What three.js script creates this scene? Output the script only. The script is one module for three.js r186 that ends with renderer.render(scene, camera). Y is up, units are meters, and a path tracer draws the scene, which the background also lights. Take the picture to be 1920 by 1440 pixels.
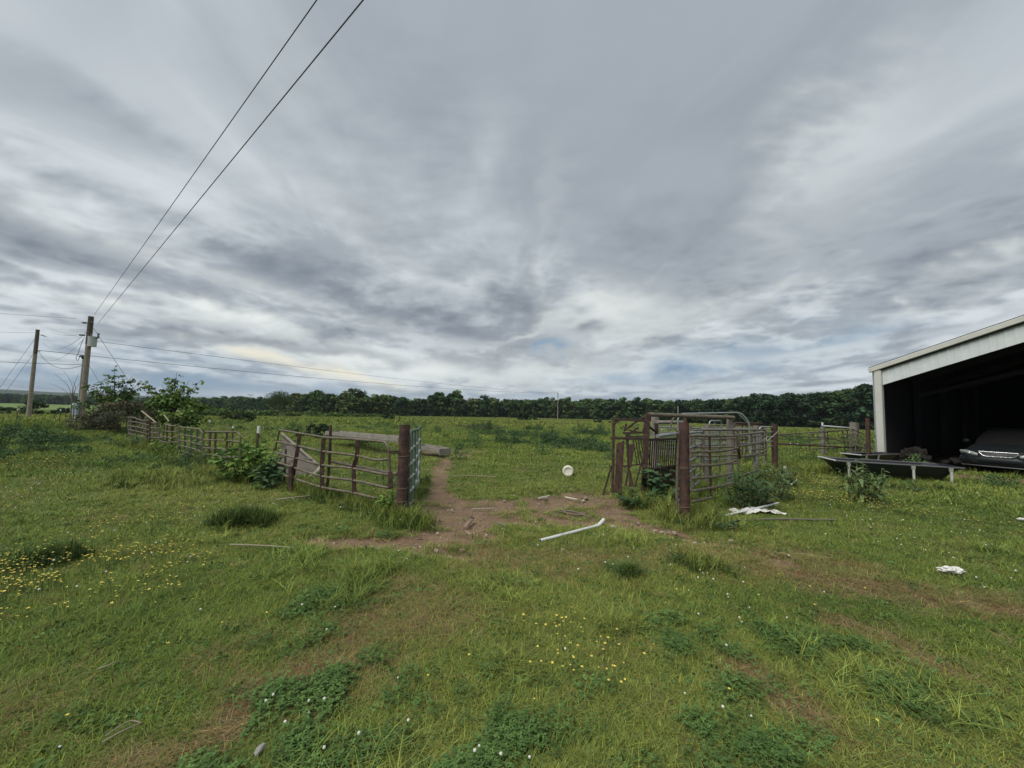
import * as THREE from 'three';
import { mergeGeometries } from 'three/addons/utils/BufferGeometryUtils.js';

// ---------------------------------------------------------------- camera, sky, sun, exposure
const F = 721, CX = 960, CY = 720;                       // lens, in pixels of a 1920 x 1440 picture
const scene = new THREE.Scene();
const camera = new THREE.PerspectiveCamera(2 * Math.atan(720 / F) * 180 / Math.PI, 4 / 3, 0.05, 6000);
camera.rotation.order = 'YXZ';
camera.position.set(0, 1.68, 0);
camera.rotation.x = 3.92 * Math.PI / 180;
camera.rotation.z = 1.29 * Math.PI / 180;
camera.updateMatrixWorld(true);
const renderer = new THREE.WebGLRenderer({ antialias: true });
renderer.toneMapping = THREE.LinearToneMapping;
renderer.toneMappingExposure = 1.95;
renderer.shadowMap.enabled = true;
renderer.shadowMap.type = THREE.PCFSoftShadowMap;
const EXPO = 1.95;
const sun = new THREE.DirectionalLight(new THREE.Color().setRGB(1.0, 0.96, 0.88), 1.5);
sun.position.set(-45, 95, 42);
sun.castShadow = true;
sun.shadow.radius = 70;
sun.shadow.mapSize.set(2048, 2048);
Object.assign(sun.shadow.camera, { left: -70, right: 70, top: 70, bottom: -70, near: 1, far: 300 });
scene.add(sun, sun.target);

// ---------------------------------------------------------------- random numbers and noise
function rng(seed) { let s = seed >>> 0; return () => { s = (s + 0x6d2b79f5) | 0; let t = Math.imul(s ^ (s >>> 15), 1 | s); t = (t + Math.imul(t ^ (t >>> 7), 61 | t)) ^ t; return ((t ^ (t >>> 14)) >>> 0) / 4294967296; }; }
const PERM = new Uint8Array(512), GX = new Float32Array(256), GY = new Float32Array(256);
{ const r = rng(77), p = [...Array(256).keys()]; for (let i = 255; i > 0; i--) { const j = Math.floor(r() * (i + 1)); [p[i], p[j]] = [p[j], p[i]]; } for (let i = 0; i < 512; i++) PERM[i] = p[i & 255]; for (let i = 0; i < 256; i++) { const a = r() * Math.PI * 2; GX[i] = Math.cos(a); GY[i] = Math.sin(a); } }
function noise(x, y) {                                    // gradient noise, about -0.7 .. 0.7
  const xi = Math.floor(x), yi = Math.floor(y), fx = x - xi, fy = y - yi, X = xi & 255, Y = yi & 255;
  const u = fx * fx * fx * (fx * (fx * 6 - 15) + 10), v = fy * fy * fy * (fy * (fy * 6 - 15) + 10);
  const a = PERM[PERM[X] + Y], b = PERM[PERM[X + 1] + Y], c = PERM[PERM[X] + Y + 1], d = PERM[PERM[X + 1] + Y + 1];
  const n0 = GX[a] * fx + GY[a] * fy, n1 = GX[b] * (fx - 1) + GY[b] * fy, n2 = GX[c] * fx + GY[c] * (fy - 1), n3 = GX[d] * (fx - 1) + GY[d] * (fy - 1);
  return n0 + u * (n1 - n0) + v * (n2 - n0 + u * (n3 - n2 - n1 + n0));
}
function fbm(x, y, o = 4) { let s = 0, a = 1, t = 0; for (let i = 0; i < o; i++) { s += a * noise(x + i * 17.3, y - i * 9.1); t += a; a *= 0.5; x *= 2.03; y *= 2.03; } return s / t * 1.5; }
const clamp = (x, a = 0, b = 1) => Math.min(b, Math.max(a, x)), lerp = (a, b, t) => a + (b - a) * t;
const sstep = (a, b, x) => { const t = clamp((x - a) / (b - a)); return t * t * (3 - 2 * t); };
const lin = (c) => (c /= 255, c <= 0.04045 ? c / 12.92 : Math.pow((c + 0.055) / 1.055, 2.4));
const L3 = (r, g, b) => [lin(r), lin(g), lin(b)];

// ---------------------------------------------------------------- sky: a computed overcast, streaks of cloud running away from the viewer
{
  const W = 3072, H = 1536, data = new Float32Array(W * H * 4), q = camera.quaternion.clone().invert(), v = new THREE.Vector3();
  const DARK = L3(126, 136, 148), MID = L3(166, 175, 183), LIGHT = L3(214, 222, 227), GLOW = L3(234, 240, 238), BLUE = L3(122, 158, 190), YEL = L3(245, 238, 216), LOW = L3(142, 163, 183);
  // [azimuth, elevation, half widths, turn, what, strength] of single clouds and openings, in degrees
  const spots = [];
  const spot = (px, py, wx, wy, turn, kind, k) => spots.push([px, py, wx, wy, Math.cos(turn), Math.sin(turn), kind, k]);
  spot(1100, 588, 150, 52, -0.1, 'glow', 1.1); spot(1000, 695, 280, 32, 0, 'glow', 0.9); spot(1180, 640, 160, 26, -0.15, 'glow', 0.45);
  spot(640, 672, 250, 24, 0.16, 'glow', 0.85); spot(430, 590, 210, 17, 0.22, 'glow', 0.8); spot(230, 575, 240, 14, 0.14, 'glow', 0.55); spot(1860, 480, 130, 24, -0.3, 'glow', 0.5);
  spot(1680, 600, 190, 16, -0.3, 'glow', 0.45); spot(130, 420, 150, 36, 0.5, 'glow', 0.35); spot(700, 430, 130, 70, 0.5, 'glow', 0.16); spot(1560, 300, 90, 240, 0.75, 'glow', 0.3); spot(620, 380, 40, 24, 0.3, 'glow', 0.2);
  spot(1030, 400, 30, 110, 0.3, 'glow', 0.2); spot(860, 655, 130, 18, 0.3, 'glow', 0.4); spot(1350, 700, 120, 14, 0, 'glow', 0.25);
  spot(760, 570, 330, 44, 0.28, 'dark', 0.75); spot(980, 575, 90, 40, -0.5, 'dark', 0.6); spot(440, 470, 340, 32, 0.42, 'dark', 0.5); spot(180, 480, 220, 24, 0.3, 'dark', 0.45); spot(560, 650, 190, 9, 0.14, 'dark', 0.55); spot(330, 628, 230, 12, 0.12, 'dark', 0.5);
  spot(1100, 612, 44, 17, 0.1, 'dark', 0.75); spot(890, 675, 75, 22, 0.2, 'dark', 0.6); spot(820, 610, 130, 16, 0.3, 'dark', 0.5); spot(1280, 640, 180, 12, -0.2, 'dark', 0.5); spot(1640, 535, 130, 15, -0.2, 'dark', 0.6); spot(1750, 480, 120, 20, -0.15, 'dark', 0.45);
  spot(1500, 640, 200, 26, -0.12, 'low', 0.8); spot(1330, 705, 220, 22, -0.05, 'low', 0.7); spot(880, 330, 380, 190, 0.5, 'dark', 0.22); spot(820, 470, 260, 70, 0.55, 'dark', 0.3); spot(100, 330, 200, 30, 0.5, 'dark', 0.35); spot(300, 250, 260, 34, 0.55, 'dark', 0.25); spot(1800, 620, 160, 18, -0.25, 'dark', 0.4); spot(420, 520, 260, 16, 0.3, 'glow', 0.35); spot(1400, 560, 160, 16, -0.3, 'glow', 0.3); spot(960, 620, 70, 12, -0.3, 'glow', 0.5); spot(1330, 440, 60, 130, 0.7, 'dark', 0.28); spot(1200, 500, 50, 100, 0.5, 'dark', 0.25); spot(250, 660, 250, 15, 0.08, 'low', 0.6); spot(300, 715, 320, 26, 0.03, 'low', 0.95); spot(1010, 745, 1200, 9, 0.02, 'low', 0.4);
  spot(1036, 652, 36, 13, -0.05, 'blue', 0.5); spot(1160, 706, 80, 14, 0, 'blue', 0.3); spot(1310, 690, 100, 12, 0, 'blue', 0.25);
  spot(585, 690, 90, 9, 0.22, 'yellow', 0.6); spot(470, 668, 70, 9, 0.2, 'yellow', 0.5); spot(680, 706, 60, 9, 0.2, 'yellow', 0.7);
  const colors = { glow: GLOW, dark: DARK, low: LOW, blue: BLUE, yellow: YEL };
  for (let j = H / 2 - 2; j < H; j++) {
    const el = ((j + 0.5) / H - 0.5) * Math.PI, ce = Math.cos(el), se = Math.sin(el);
    for (let i = 0; i < W; i++) {
      const az = ((i + 0.5) / W - 0.5) * 2 * Math.PI, dx = ce * Math.cos(az), dz = ce * Math.sin(az), den = Math.max(se, 0) + 0.055;
      const a0 = dx / den + 0.05 * dz / den, b0 = -dz / den;
      const wx = fbm(a0 * 0.45 + 3.1, b0 * 0.22, 3), wy = fbm(a0 * 0.45 - 7.7, b0 * 0.25 + 5.2, 3), w2 = fbm(a0 * 1.7 + 1.3, b0 * 0.9 - 8, 3), a = a0 + wx * 0.9 + w2 * 0.22, b = b0 + wy * 1.8 + w2 * 0.4;
      const high = sstep(0.25, 0.75, se), band = sstep(0.0, 0.07, se) * sstep(0.5, 0.1, se), sheet = fbm(a * 0.5 + b * 0.1 + 5.9, b * 0.24 + 1.7, 5), strand = 1 - 2.1 * Math.abs(fbm(a * 1.15 + 9, b * 0.3 - 4, 5)), wisps = fbm(a * 1.5 + b * 0.25 + 20, b * 0.8 + 3, 6), puff = 0.75 * fbm(az * 9 + wx * 1.2, el * 32 + wy * 1.5, 6) + 0.5 * (0.42 - Math.abs(fbm(az * 16 - 5 + w2, el * 50 + wy, 5)) * 1.6);
      let n = sheet * lerp(0.8, 0.42, high) + (strand - 0.45) * lerp(0.2, 0.05, sstep(0.2, 0.6, se)) + wisps * lerp(0.34, 0.2, high) + puff * 0.72 * band;
      n = n * 1.22 + lerp(0.07, -0.03, sstep(0.3, 0.6, se));
      const t = clamp(0.5 + n, 0, 1), r = [0, 0, 0];
      for (let c = 0; c < 3; c++) r[c] = t < 0.5 ? lerp(DARK[c], MID[c], sstep(-0.1, 0.5, t)) : lerp(MID[c], LIGHT[c], sstep(0.45, 1, t));
      v.set(dx, se, dz).applyQuaternion(q);
      if (v.z < -0.25) {
        const px = CX + F * v.x / -v.z, py = CY - F * v.y / -v.z, k0 = fbm(a * 1.1 + 20, b * 0.45, 4), k1 = fbm(px / 110, py / 46, 6);
        const qx = px + k0 * 80 + k1 * 55, qy = py + k1 * 30 + k0 * 18;
        for (const [sx, sy, hx, hy, c1, s1, kind, k] of spots) {
          const ux = qx - sx, uy = qy - sy, X = (ux * c1 + uy * s1) / hx, Y = (uy * c1 - ux * s1) / hy, d = X * X + Y * Y;
          if (d > 6) continue;
          const m = clamp(Math.exp(-d) * k * (1 + k1 * 1.5), 0, 1), col = colors[kind];
          for (let c = 0; c < 3; c++) r[c] = lerp(r[c], col[c], m);
        }
      }
      const low = sstep(0.07, 0.0, se) * 0.45, o = (j * W + i) * 4;
      for (let c = 0; c < 3; c++) data[o + c] = lerp(r[c], L3(158, 174, 188)[c], low) / EXPO;
      data[o + 3] = 1;
    }
  }
  const ground = L3(120, 122, 110);
  for (let j = 0; j < H / 2 - 2; j++) for (let i = 0; i < W; i++) { const o = (j * W + i) * 4; for (let c = 0; c < 3; c++) data[o + c] = ground[c] / EXPO; data[o + 3] = 1; }
  const tex = new THREE.DataTexture(data, W, H, THREE.RGBAFormat, THREE.FloatType);
  tex.mapping = THREE.EquirectangularReflectionMapping; tex.magFilter = THREE.LinearFilter; tex.minFilter = THREE.LinearFilter; tex.wrapS = THREE.RepeatWrapping; tex.needsUpdate = true;
  scene.background = tex; scene.environment = tex;
}
scene.fog = new THREE.FogExp2(new THREE.Color().setRGB(0.62, 0.70, 0.78), 0.00012);

// ---------------------------------------------------------------- the lie of the land, and from a sight line to a place on it
const V = (x, y, z) => new THREE.Vector3(x, y, z);
const horizonY = (px) => 769.4 + 0.0225 * (px - CX);
function terrain(x, z) {
  const r = Math.hypot(x, z);
  let h = -2.5 * sstep(8, 215, r) - 0.5 * sstep(200, 500, r);
  h += 0.012 * noise(x * 1.9, z * 1.9) + 0.02 * noise(x * 0.7 + 4, z * 0.7) + noise(x * 0.12, z * 0.12 + 8) * 0.16 * sstep(10, 40, r) + noise(x * 0.35, z * 0.35 + 3) * 0.09 * sstep(12, 30, r);
  h += 0.11 * sstep(7, 12, x) * sstep(20, 9, r);
  return h;
}
const ray = (px, py) => V((px - CX) / F, -(py - CY) / F, -1).applyQuaternion(camera.quaternion);
function P(px, py, d) { const r = ray(px, py); return r.multiplyScalar(d / -r.z).add(camera.position); }
function G(px, py, lift = 0) {
  const r = ray(px, py); let t0 = 0.4;
  for (let t = 0.4; t < 600; t *= 1.04) {
    const p = r.clone().multiplyScalar(t).add(camera.position);
    if (p.y < terrain(p.x, p.z)) { let a = t0, b = t; for (let i = 0; i < 20; i++) { const m = (a + b) / 2, s = r.clone().multiplyScalar(m).add(camera.position); if (s.y < terrain(s.x, s.z)) b = m; else a = m; } const s = r.clone().multiplyScalar(b).add(camera.position); s.y = terrain(s.x, s.z) + lift; return s; }
    t0 = t;
  }
  throw new Error('no ground at ' + px + ' ' + py);
}
function proj(p) { const c = p.clone().sub(camera.position).applyQuaternion(camera.quaternion.clone().invert()); return [CX + F * c.x / -c.z, CY - F * c.y / -c.z]; }
function S(px, d) { const p = V((px - CX) / F * d, 0, -d); for (let i = 0; i < 5; i++) { p.y = terrain(p.x, p.z); p.x += (px - proj(p)[0]) * d / F; } return p; }
const drop = (p, lift = 0) => V(p.x, terrain(p.x, p.z) + lift, p.z);

// ---------------------------------------------------------------- naming
const taken = new Map();
function numbered(name) { const n = taken.get(name) ?? 0; taken.set(name, n + 1); return n ? name + '_' + String(n).padStart(3, '0') : name; }
function tag(o, label, category, group, kind) { if (label) o.userData.label = label; if (category) o.userData.category = category; if (group) o.userData.group = group; if (kind) o.userData.kind = kind; return o; }
function thing(name, label, category, pos, group) { const o = new THREE.Group(); o.name = numbered(name); o.position.copy(pos); scene.add(o); return tag(o, label, category, group); }
function origin(o) { const v = V(0, 0, 0); for (let q = o; q && q !== scene; q = q.parent) v.add(q.position); return v; }
function part(parent, name, geo, mat, label) {            // geo in world coordinates; parents are only shifted, never turned
  const g = Array.isArray(geo) ? mergeGeometries(geo) : geo, at = origin(parent);
  g.translate(-at.x, -at.y, -at.z);
  const m = new THREE.Mesh(g, mat); m.name = name; m.castShadow = m.receiveShadow = true; parent.add(m);
  if (label) m.userData.label = label;
  return m;
}
function local(parent, name, geo, mat) { const m = new THREE.Mesh(Array.isArray(geo) ? mergeGeometries(geo) : geo, mat); m.name = name; m.castShadow = m.receiveShadow = true; parent.add(m); return m; }
function lone(name, geo, mat, label, category, group, kind) {   // a thing that is one mesh, its origin at its base
  const g = Array.isArray(geo) ? mergeGeometries(geo) : geo; g.computeBoundingBox(); const b = g.boundingBox, at = V((b.min.x + b.max.x) / 2, b.min.y, (b.min.z + b.max.z) / 2);
  g.translate(-at.x, -at.y, -at.z);
  const m = new THREE.Mesh(g, mat); m.name = numbered(name); m.position.copy(at); m.castShadow = m.receiveShadow = true; scene.add(m); return tag(m, label, category, group, kind);
}

// ---------------------------------------------------------------- shapes
function geom(pos, uv, idx, col) {
  const g = new THREE.BufferGeometry(); g.setAttribute('position', new THREE.Float32BufferAttribute(pos, 3)); g.setAttribute('uv', new THREE.Float32BufferAttribute(uv, 2));
  if (col) g.setAttribute('color', new THREE.Float32BufferAttribute(col, 3));
  g.setIndex(idx); g.computeVertexNormals(); return g;
}
function sweep(pts, r, seg = 8, caps = true, squash = 1) { // a round bar along points, uv in metres
  const pos = [], uv = [], idx = [], n = pts.length, R = Array.isArray(r) ? r : null; let len = 0, up = null;
  for (let i = 0; i < n; i++) {
    const t = pts[Math.min(i + 1, n - 1)].clone().sub(pts[Math.max(i - 1, 0)]).normalize();
    if (!up) up = Math.abs(t.y) > 0.9 ? V(1, 0, 0) : V(0, 1, 0);
    up = up.clone().addScaledVector(t, -up.dot(t)).normalize();
    const side = t.clone().cross(up).normalize(), rad = R ? R[Math.min(i, R.length - 1)] : r;
    if (i) len += pts[i].distanceTo(pts[i - 1]);
    for (let k = 0; k <= seg; k++) { const a = k / seg * Math.PI * 2, c = Math.cos(a) * rad, s = Math.sin(a) * rad * squash; pos.push(pts[i].x + up.x * c + side.x * s, pts[i].y + up.y * c + side.y * s, pts[i].z + up.z * c + side.z * s); uv.push(len, a * rad); }
  }
  const w = seg + 1;
  for (let i = 0; i < n - 1; i++) for (let k = 0; k < seg; k++) { const a = i * w + k; idx.push(a, a + w, a + 1, a + 1, a + w, a + w + 1); }
  if (caps) for (const i of [0, n - 1]) { const c = pos.length / 3; pos.push(pts[i].x, pts[i].y, pts[i].z); uv.push(len * (i > 0), 0.1); for (let k = 0; k < seg; k++) { const p = i * w + k; const o = c + 1 + k; pos.push(pos[p * 3], pos[p * 3 + 1], pos[p * 3 + 2]); uv.push(k * 0.01, 0.12); const nx = c + 1 + (k + 1) % seg; i ? idx.push(c, nx, o) : idx.push(c, o, nx); } }
  return geom(pos, uv, idx);
}
const smooth = (pts, n = 4) => pts.length < 3 ? pts : new THREE.CatmullRomCurve3(pts, false, 'centripetal').getPoints((pts.length - 1) * n);
function fillet(pts, rad, n = 5) { const out = [pts[0]]; for (let i = 1; i < pts.length - 1; i++) { const p = pts[i], a = pts[i - 1].clone().sub(p), b = pts[i + 1].clone().sub(p), r = Math.min(rad, a.length() * 0.45, b.length() * 0.45); a.setLength(r).add(p); b.setLength(r).add(p); for (let k = 0; k <= n; k++) { const t = k / n; out.push(a.clone().multiplyScalar((1 - t) ** 2).addScaledVector(p, 2 * t * (1 - t)).addScaledVector(b, t * t)); } } out.push(pts[pts.length - 1]); return out; }
function beam(a, b, w, h, up = V(0, 1, 0), bevel = 0) {    // a board or squared bar from a to b: w across, h along up
  const t = b.clone().sub(a), len = t.length(); t.normalize(); const u = up.clone().addScaledVector(t, -up.dot(t)).normalize(), s = t.clone().cross(u), pos = [], uv = [], idx = [];
  const e = bevel || Math.min(w, h) * 0.12, ring = [[-w / 2 + e, -h / 2], [w / 2 - e, -h / 2], [w / 2, -h / 2 + e], [w / 2, h / 2 - e], [w / 2 - e, h / 2], [-w / 2 + e, h / 2], [-w / 2, h / 2 - e], [-w / 2, -h / 2 + e]];
  let per = 0;
  for (let k = 0; k < 8; k++) { const p = ring[k], q = ring[(k + 1) % 8], o = pos.length / 3, l = Math.hypot(q[0] - p[0], q[1] - p[1]); for (const [end, m] of [[a, 0], [b, len]]) for (const [c, f] of [[p, per], [q, per + l]]) { pos.push(end.x + s.x * c[0] + u.x * c[1], end.y + s.y * c[0] + u.y * c[1], end.z + s.z * c[0] + u.z * c[1]); uv.push(m, f); } per += l; idx.push(o, o + 2, o + 1, o + 1, o + 2, o + 3); }
  for (const [end, m] of [[a, 0], [b, 1]]) { const o = pos.length / 3; for (const c of ring) { pos.push(end.x + s.x * c[0] + u.x * c[1], end.y + s.y * c[0] + u.y * c[1], end.z + s.z * c[0] + u.z * c[1]); uv.push(c[0] + m, c[1]); } for (let k = 1; k < 7; k++) m ? idx.push(o, o + k + 1, o + k) : idx.push(o, o + k, o + k + 1); }
  return geom(pos, uv, idx);
}
function slab(corners, thick) {                            // a plate: four corners in order, thickened behind
  const [a, b, c, d] = corners, n = b.clone().sub(a).cross(d.clone().sub(a)).normalize().multiplyScalar(-thick), q = corners.concat(corners.map((p) => p.clone().add(n))), pos = [], uv = [], idx = [];
  for (const f of [[0, 1, 2, 3], [7, 6, 5, 4], [0, 4, 5, 1], [1, 5, 6, 2], [2, 6, 7, 3], [3, 7, 4, 0]]) { const o = pos.length / 3, e = q[f[1]].clone().sub(q[f[0]]), w = e.length(); e.normalize(); for (const k of f) { const p = q[k]; pos.push(p.x, p.y, p.z); const r = p.clone().sub(q[f[0]]), u = r.dot(e); uv.push(u, r.addScaledVector(e, -u).length()); } idx.push(o, o + 1, o + 2, o, o + 2, o + 3); }
  return geom(pos, uv, idx);
}
function lumpy(rx, ry, rz, seed, amp = 0.2, det = 2, freq = 1.6) { const g = new THREE.IcosahedronGeometry(1, det), p = g.attributes.position; for (let i = 0; i < p.count; i++) { const x = p.getX(i), y = p.getY(i), z = p.getZ(i), k = 1 + amp * (noise(x * freq + seed, y * freq + z * 1.3) + noise(z * freq - seed, x * freq + y * 1.7)); p.setXYZ(i, x * rx * k, y * ry * k, z * rz * k); } g.computeVertexNormals(); return g; }

// ---------------------------------------------------------------- materials
function canvasTex(n, fn) {                                // tiling colour texture from a function of tile coordinates
  const d = new Uint8Array(n * n * 4); for (let y = 0; y < n; y++) for (let x = 0; x < n; x++) { const c = fn(x / n, y / n); const o = (y * n + x) * 4; for (let k = 0; k < 3; k++) { const l = clamp(c[k]); d[o + k] = 255 * (l <= 0.0031308 ? l * 12.92 : 1.055 * Math.pow(l, 1 / 2.4) - 0.055); } d[o + 3] = 255; }
  const t = new THREE.DataTexture(d, n, n); t.colorSpace = THREE.SRGBColorSpace; t.wrapS = t.wrapT = THREE.RepeatWrapping; t.magFilter = THREE.LinearFilter; t.needsUpdate = true; return t;
}
function tiled(f) { return (u, v) => { const w = (a, b) => f(u + a, v + b); const su = sstep(0.75, 1, u), sv = sstep(0.75, 1, v); return lerp(lerp(w(0, 0), w(-1, 0), su), lerp(w(0, -1), w(-1, -1), su), sv); }; }
const n1 = tiled((u, v) => fbm(u * 5 + 40, v * 5 + 40, 4)), n2 = tiled((u, v) => fbm(u * 14 + 90, v * 14 + 20, 4)), n3 = tiled((u, v) => noise(u * 60 + 7, v * 60 + 3)), grain = tiled((u, v) => fbm(u * 4 + 10, v * 40 + 60, 4));
const mix3 = (a, b, t) => a.map((x, i) => lerp(x, b[i], clamp(t)));
const repeat = (t, s, s2 = s) => { t.repeat.set(s, s2); return t; };
const T = {
  rust: repeat(canvasTex(256, (u, v) => { let c = mix3([0.034, 0.02, 0.018], [0.088, 0.042, 0.03], 0.5 + 1.6 * n1(u, v)); c = mix3(c, [0.11, 0.075, 0.055], sstep(0.12, 0.55, n2(u, v))); return c.map((x) => x * (1 + 0.35 * n3(u, v))); }), 1.6),
  oldpipe: repeat(canvasTex(256, (u, v) => { let c = mix3([0.105, 0.09, 0.066], [0.18, 0.155, 0.115], 0.5 + n1(u, v)); c = mix3(c, [0.09, 0.055, 0.04], sstep(0.0, 0.4, n2(u, v)) * 0.85); return c.map((x) => x * (1 + 0.25 * n3(u, v))); }), 1.6),
  zinc: repeat(canvasTex(256, (u, v) => { let c = mix3([0.24, 0.25, 0.25], [0.36, 0.375, 0.38], 0.5 + n1(u, v)); c = mix3(c, [0.2, 0.12, 0.08], sstep(0.25, 0.6, n2(u, v)) * 0.6); return c.map((x) => x * (1 + 0.12 * n3(u, v))); }), 1.6),
  green: repeat(canvasTex(256, (u, v) => { let c = mix3([0.028, 0.06, 0.034], [0.05, 0.085, 0.05], 0.5 + n1(u, v)); return mix3(c, [0.1, 0.06, 0.04], sstep(0.2, 0.5, n2(u, v)) * 0.7); }), 1.6),
  wood: repeat(canvasTex(256, (u, v) => { let c = mix3([0.13, 0.115, 0.095], [0.27, 0.245, 0.21], 0.5 + grain(u, v) * 1.2); return c.map((x) => x * (1 + 0.2 * n1(u, v) + 0.12 * n3(u, v))); }), 1),
  pole: repeat(canvasTex(256, (u, v) => { let c = mix3([0.16, 0.13, 0.1], [0.3, 0.26, 0.21], 0.5 + grain(u, v)); return c.map((x) => x * (1 + 0.25 * n1(u, v))); }), 0.7),
  board: repeat(canvasTex(256, (u, v) => { let c = mix3([0.24, 0.215, 0.19], [0.4, 0.37, 0.34], 0.5 + grain(u, v)); return mix3(c, [0.12, 0.1, 0.08], sstep(0.15, 0.5, n1(u, v)) * 0.8); }), 0.9),
  white: repeat(canvasTex(256, (u, v) => { let c = mix3([0.6, 0.63, 0.64], [0.68, 0.71, 0.72], 0.5 + n1(u, v)); return mix3(c, [0.5, 0.49, 0.45], sstep(0.25, 0.7, n2(u, v)) * 0.3); }), 0.5),
  soil: canvasTex(512, (u, v) => { let c = mix3([0.12, 0.077, 0.042], [0.195, 0.13, 0.076], 0.5 + 0.8 * n1(u, v)); c = mix3(c, [0.26, 0.195, 0.125], sstep(0.15, 0.6, n2(u, v)) * 0.6); return c.map((x) => x * (1 + 0.5 * n3(u, v))); }),
  turf: canvasTex(512, (u, v) => { let c = mix3([0.075, 0.1, 0.03], [0.12, 0.145, 0.045], 0.5 + n1(u, v)); c = mix3(c, [0.12, 0.105, 0.055], sstep(0.15, 0.5, n2(u, v)) * 0.5); return c.map((x) => x * (1 + 0.6 * n3(u, v))); }),
  dull: repeat(canvasTex(256, (u, v) => [0.5, 0.5, 0.5].map((x) => x * (1 + 0.5 * n1(u, v) + 0.25 * n3(u, v)))), 2),
};
const std = (o) => new THREE.MeshStandardMaterial({ side: THREE.DoubleSide, roughness: 0.85, ...o });
const rgb = (r, g, b) => new THREE.Color().setRGB(r, g, b);
const bump = (t, s) => ({ bumpMap: t, bumpScale: s });
const M = {
  rust: std({ map: T.rust, roughness: 0.8, ...bump(T.rust, 0.004) }), oldpipe: std({ map: T.oldpipe, roughness: 0.6, metalness: 0.15, ...bump(T.oldpipe, 0.002) }), zinc: std({ map: T.zinc, roughness: 0.42, metalness: 0.55 }),
  green: std({ map: T.green, roughness: 0.5 }), wood: std({ map: T.wood, ...bump(T.wood, 0.01) }), pole: std({ map: T.pole, ...bump(T.pole, 0.008) }), board: std({ map: T.board, color: rgb(0.8, 0.8, 0.78), ...bump(T.board, 0.006) }),
  white: std({ map: T.white, roughness: 0.5 }), cream: std({ map: T.white, color: rgb(0.88, 0.84, 0.76), roughness: 0.55 }), pvc: std({ map: T.white, color: rgb(0.95, 0.94, 0.9), roughness: 0.45 }), dark: std({ color: rgb(0.02, 0.02, 0.02), roughness: 0.6 }),
  wire: std({ color: rgb(0.028, 0.03, 0.033), roughness: 0.5 }), porcelain: std({ color: rgb(0.1, 0.09, 0.085), roughness: 0.3 }), tank: std({ color: rgb(0.4, 0.41, 0.42), roughness: 0.45 }), steelgrey: std({ color: rgb(0.36, 0.38, 0.39), roughness: 0.5, metalness: 0.3 }),
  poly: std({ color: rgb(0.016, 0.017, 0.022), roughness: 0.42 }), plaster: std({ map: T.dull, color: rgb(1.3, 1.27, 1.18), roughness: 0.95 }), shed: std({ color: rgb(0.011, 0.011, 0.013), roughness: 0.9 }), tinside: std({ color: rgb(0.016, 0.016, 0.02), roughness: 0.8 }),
};
const leafMat = (r, g, b, t = 0.14) => new THREE.MeshPhysicalMaterial({ color: rgb(r, g, b), side: THREE.DoubleSide, roughness: 0.62, transmission: t, thickness: 0, specularIntensity: 0.3 });
const leafVC = (r = 1, g = 1, b = 1) => new THREE.MeshPhysicalMaterial({ color: rgb(r, g, b), side: THREE.DoubleSide, roughness: 0.8, specularIntensity: 0.2, vertexColors: true });

// ---------------------------------------------------------------- where the ground is bare, dry, or in flower
function strokes(list) { return list.map(([pts, w, k]) => [pts.map(([x, y]) => G(x, y)), w, k]); }
function near(list, x, z) {
  let m = 0;
  for (const [pts, w, k] of list) for (let i = 0; i < pts.length - (pts.length > 1); i++) {
    const a = pts[i], b = pts[Math.min(i + 1, pts.length - 1)], ex = b.x - a.x, ez = b.z - a.z, l = ex * ex + ez * ez, t = l ? clamp(((x - a.x) * ex + (z - a.z) * ez) / l) : 0, d = Math.hypot(x - a.x - ex * t, z - a.z - ez * t) / w;
    if (d < 1.8) m = Math.max(m, k * sstep(1.7, 0.35, d));
  }
  return m;
}
const dirtLines = strokes([
  [[[835, 862], [822, 895], [826, 925], [838, 965], [838, 990], [800, 1012], [720, 1020], [640, 1018]], 0.24, 1], [[[720, 1022], [590, 1014]], 0.16, 0.8], [[[830, 950], [870, 975], [840, 1005]], 0.5, 1],
  [[[850, 945], [940, 950], [1030, 942], [1110, 935]], 0.6, 0.92], [[[850, 962], [960, 965], [1060, 970]], 0.5, 0.74], [[[1110, 935], [1150, 962], [1200, 985], [1260, 1003]], 0.34, 0.9], [[[1090, 928], [1130, 948]], 0.5, 0.8],
  [[[1260, 1003], [1330, 1020], [1420, 1045]], 0.3, 0.52], [[[1000, 965], [1090, 962], [1180, 985]], 0.3, 0.68], [[[845, 855], [800, 845], [880, 846]], 0.8, 0.7], [[[620, 838], [760, 850]], 0.6, 0.45], [[[790, 1030], [880, 1035]], 0.2, 0.6], [[[1880, 900], [1790, 893]], 0.8, 1], [[[640, 880], [720, 885]], 0.5, 0.35]]);
const dryLines = strokes([
  [[[590, 1262], [520, 1295], [440, 1345]], 0.13, 1], [[[410, 1390], [330, 1430], [200, 1438]], 0.1, 0.9], [[[700, 1165], [820, 1150]], 0.4, 0.55], [[[1405, 1262], [1450, 1310], [1530, 1350]], 0.11, 0.95], [[[1570, 1172], [1660, 1200], [1790, 1262]], 0.13, 0.75],
  [[[1300, 1045], [1480, 1080], [1700, 1112], [1900, 1140]], 0.3, 0.75], [[[1360, 1060], [1560, 1055]], 0.4, 0.45], [[[640, 1260], [700, 1215]], 0.3, 0.4], [[[720, 1100], [760, 1120]], 0.25, 0.5], [[[900, 1050], [1040, 1060], [1180, 1050]], 0.4, 0.4], [[[0, 1345], [60, 1330]], 0.3, 0.3]]);
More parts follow.
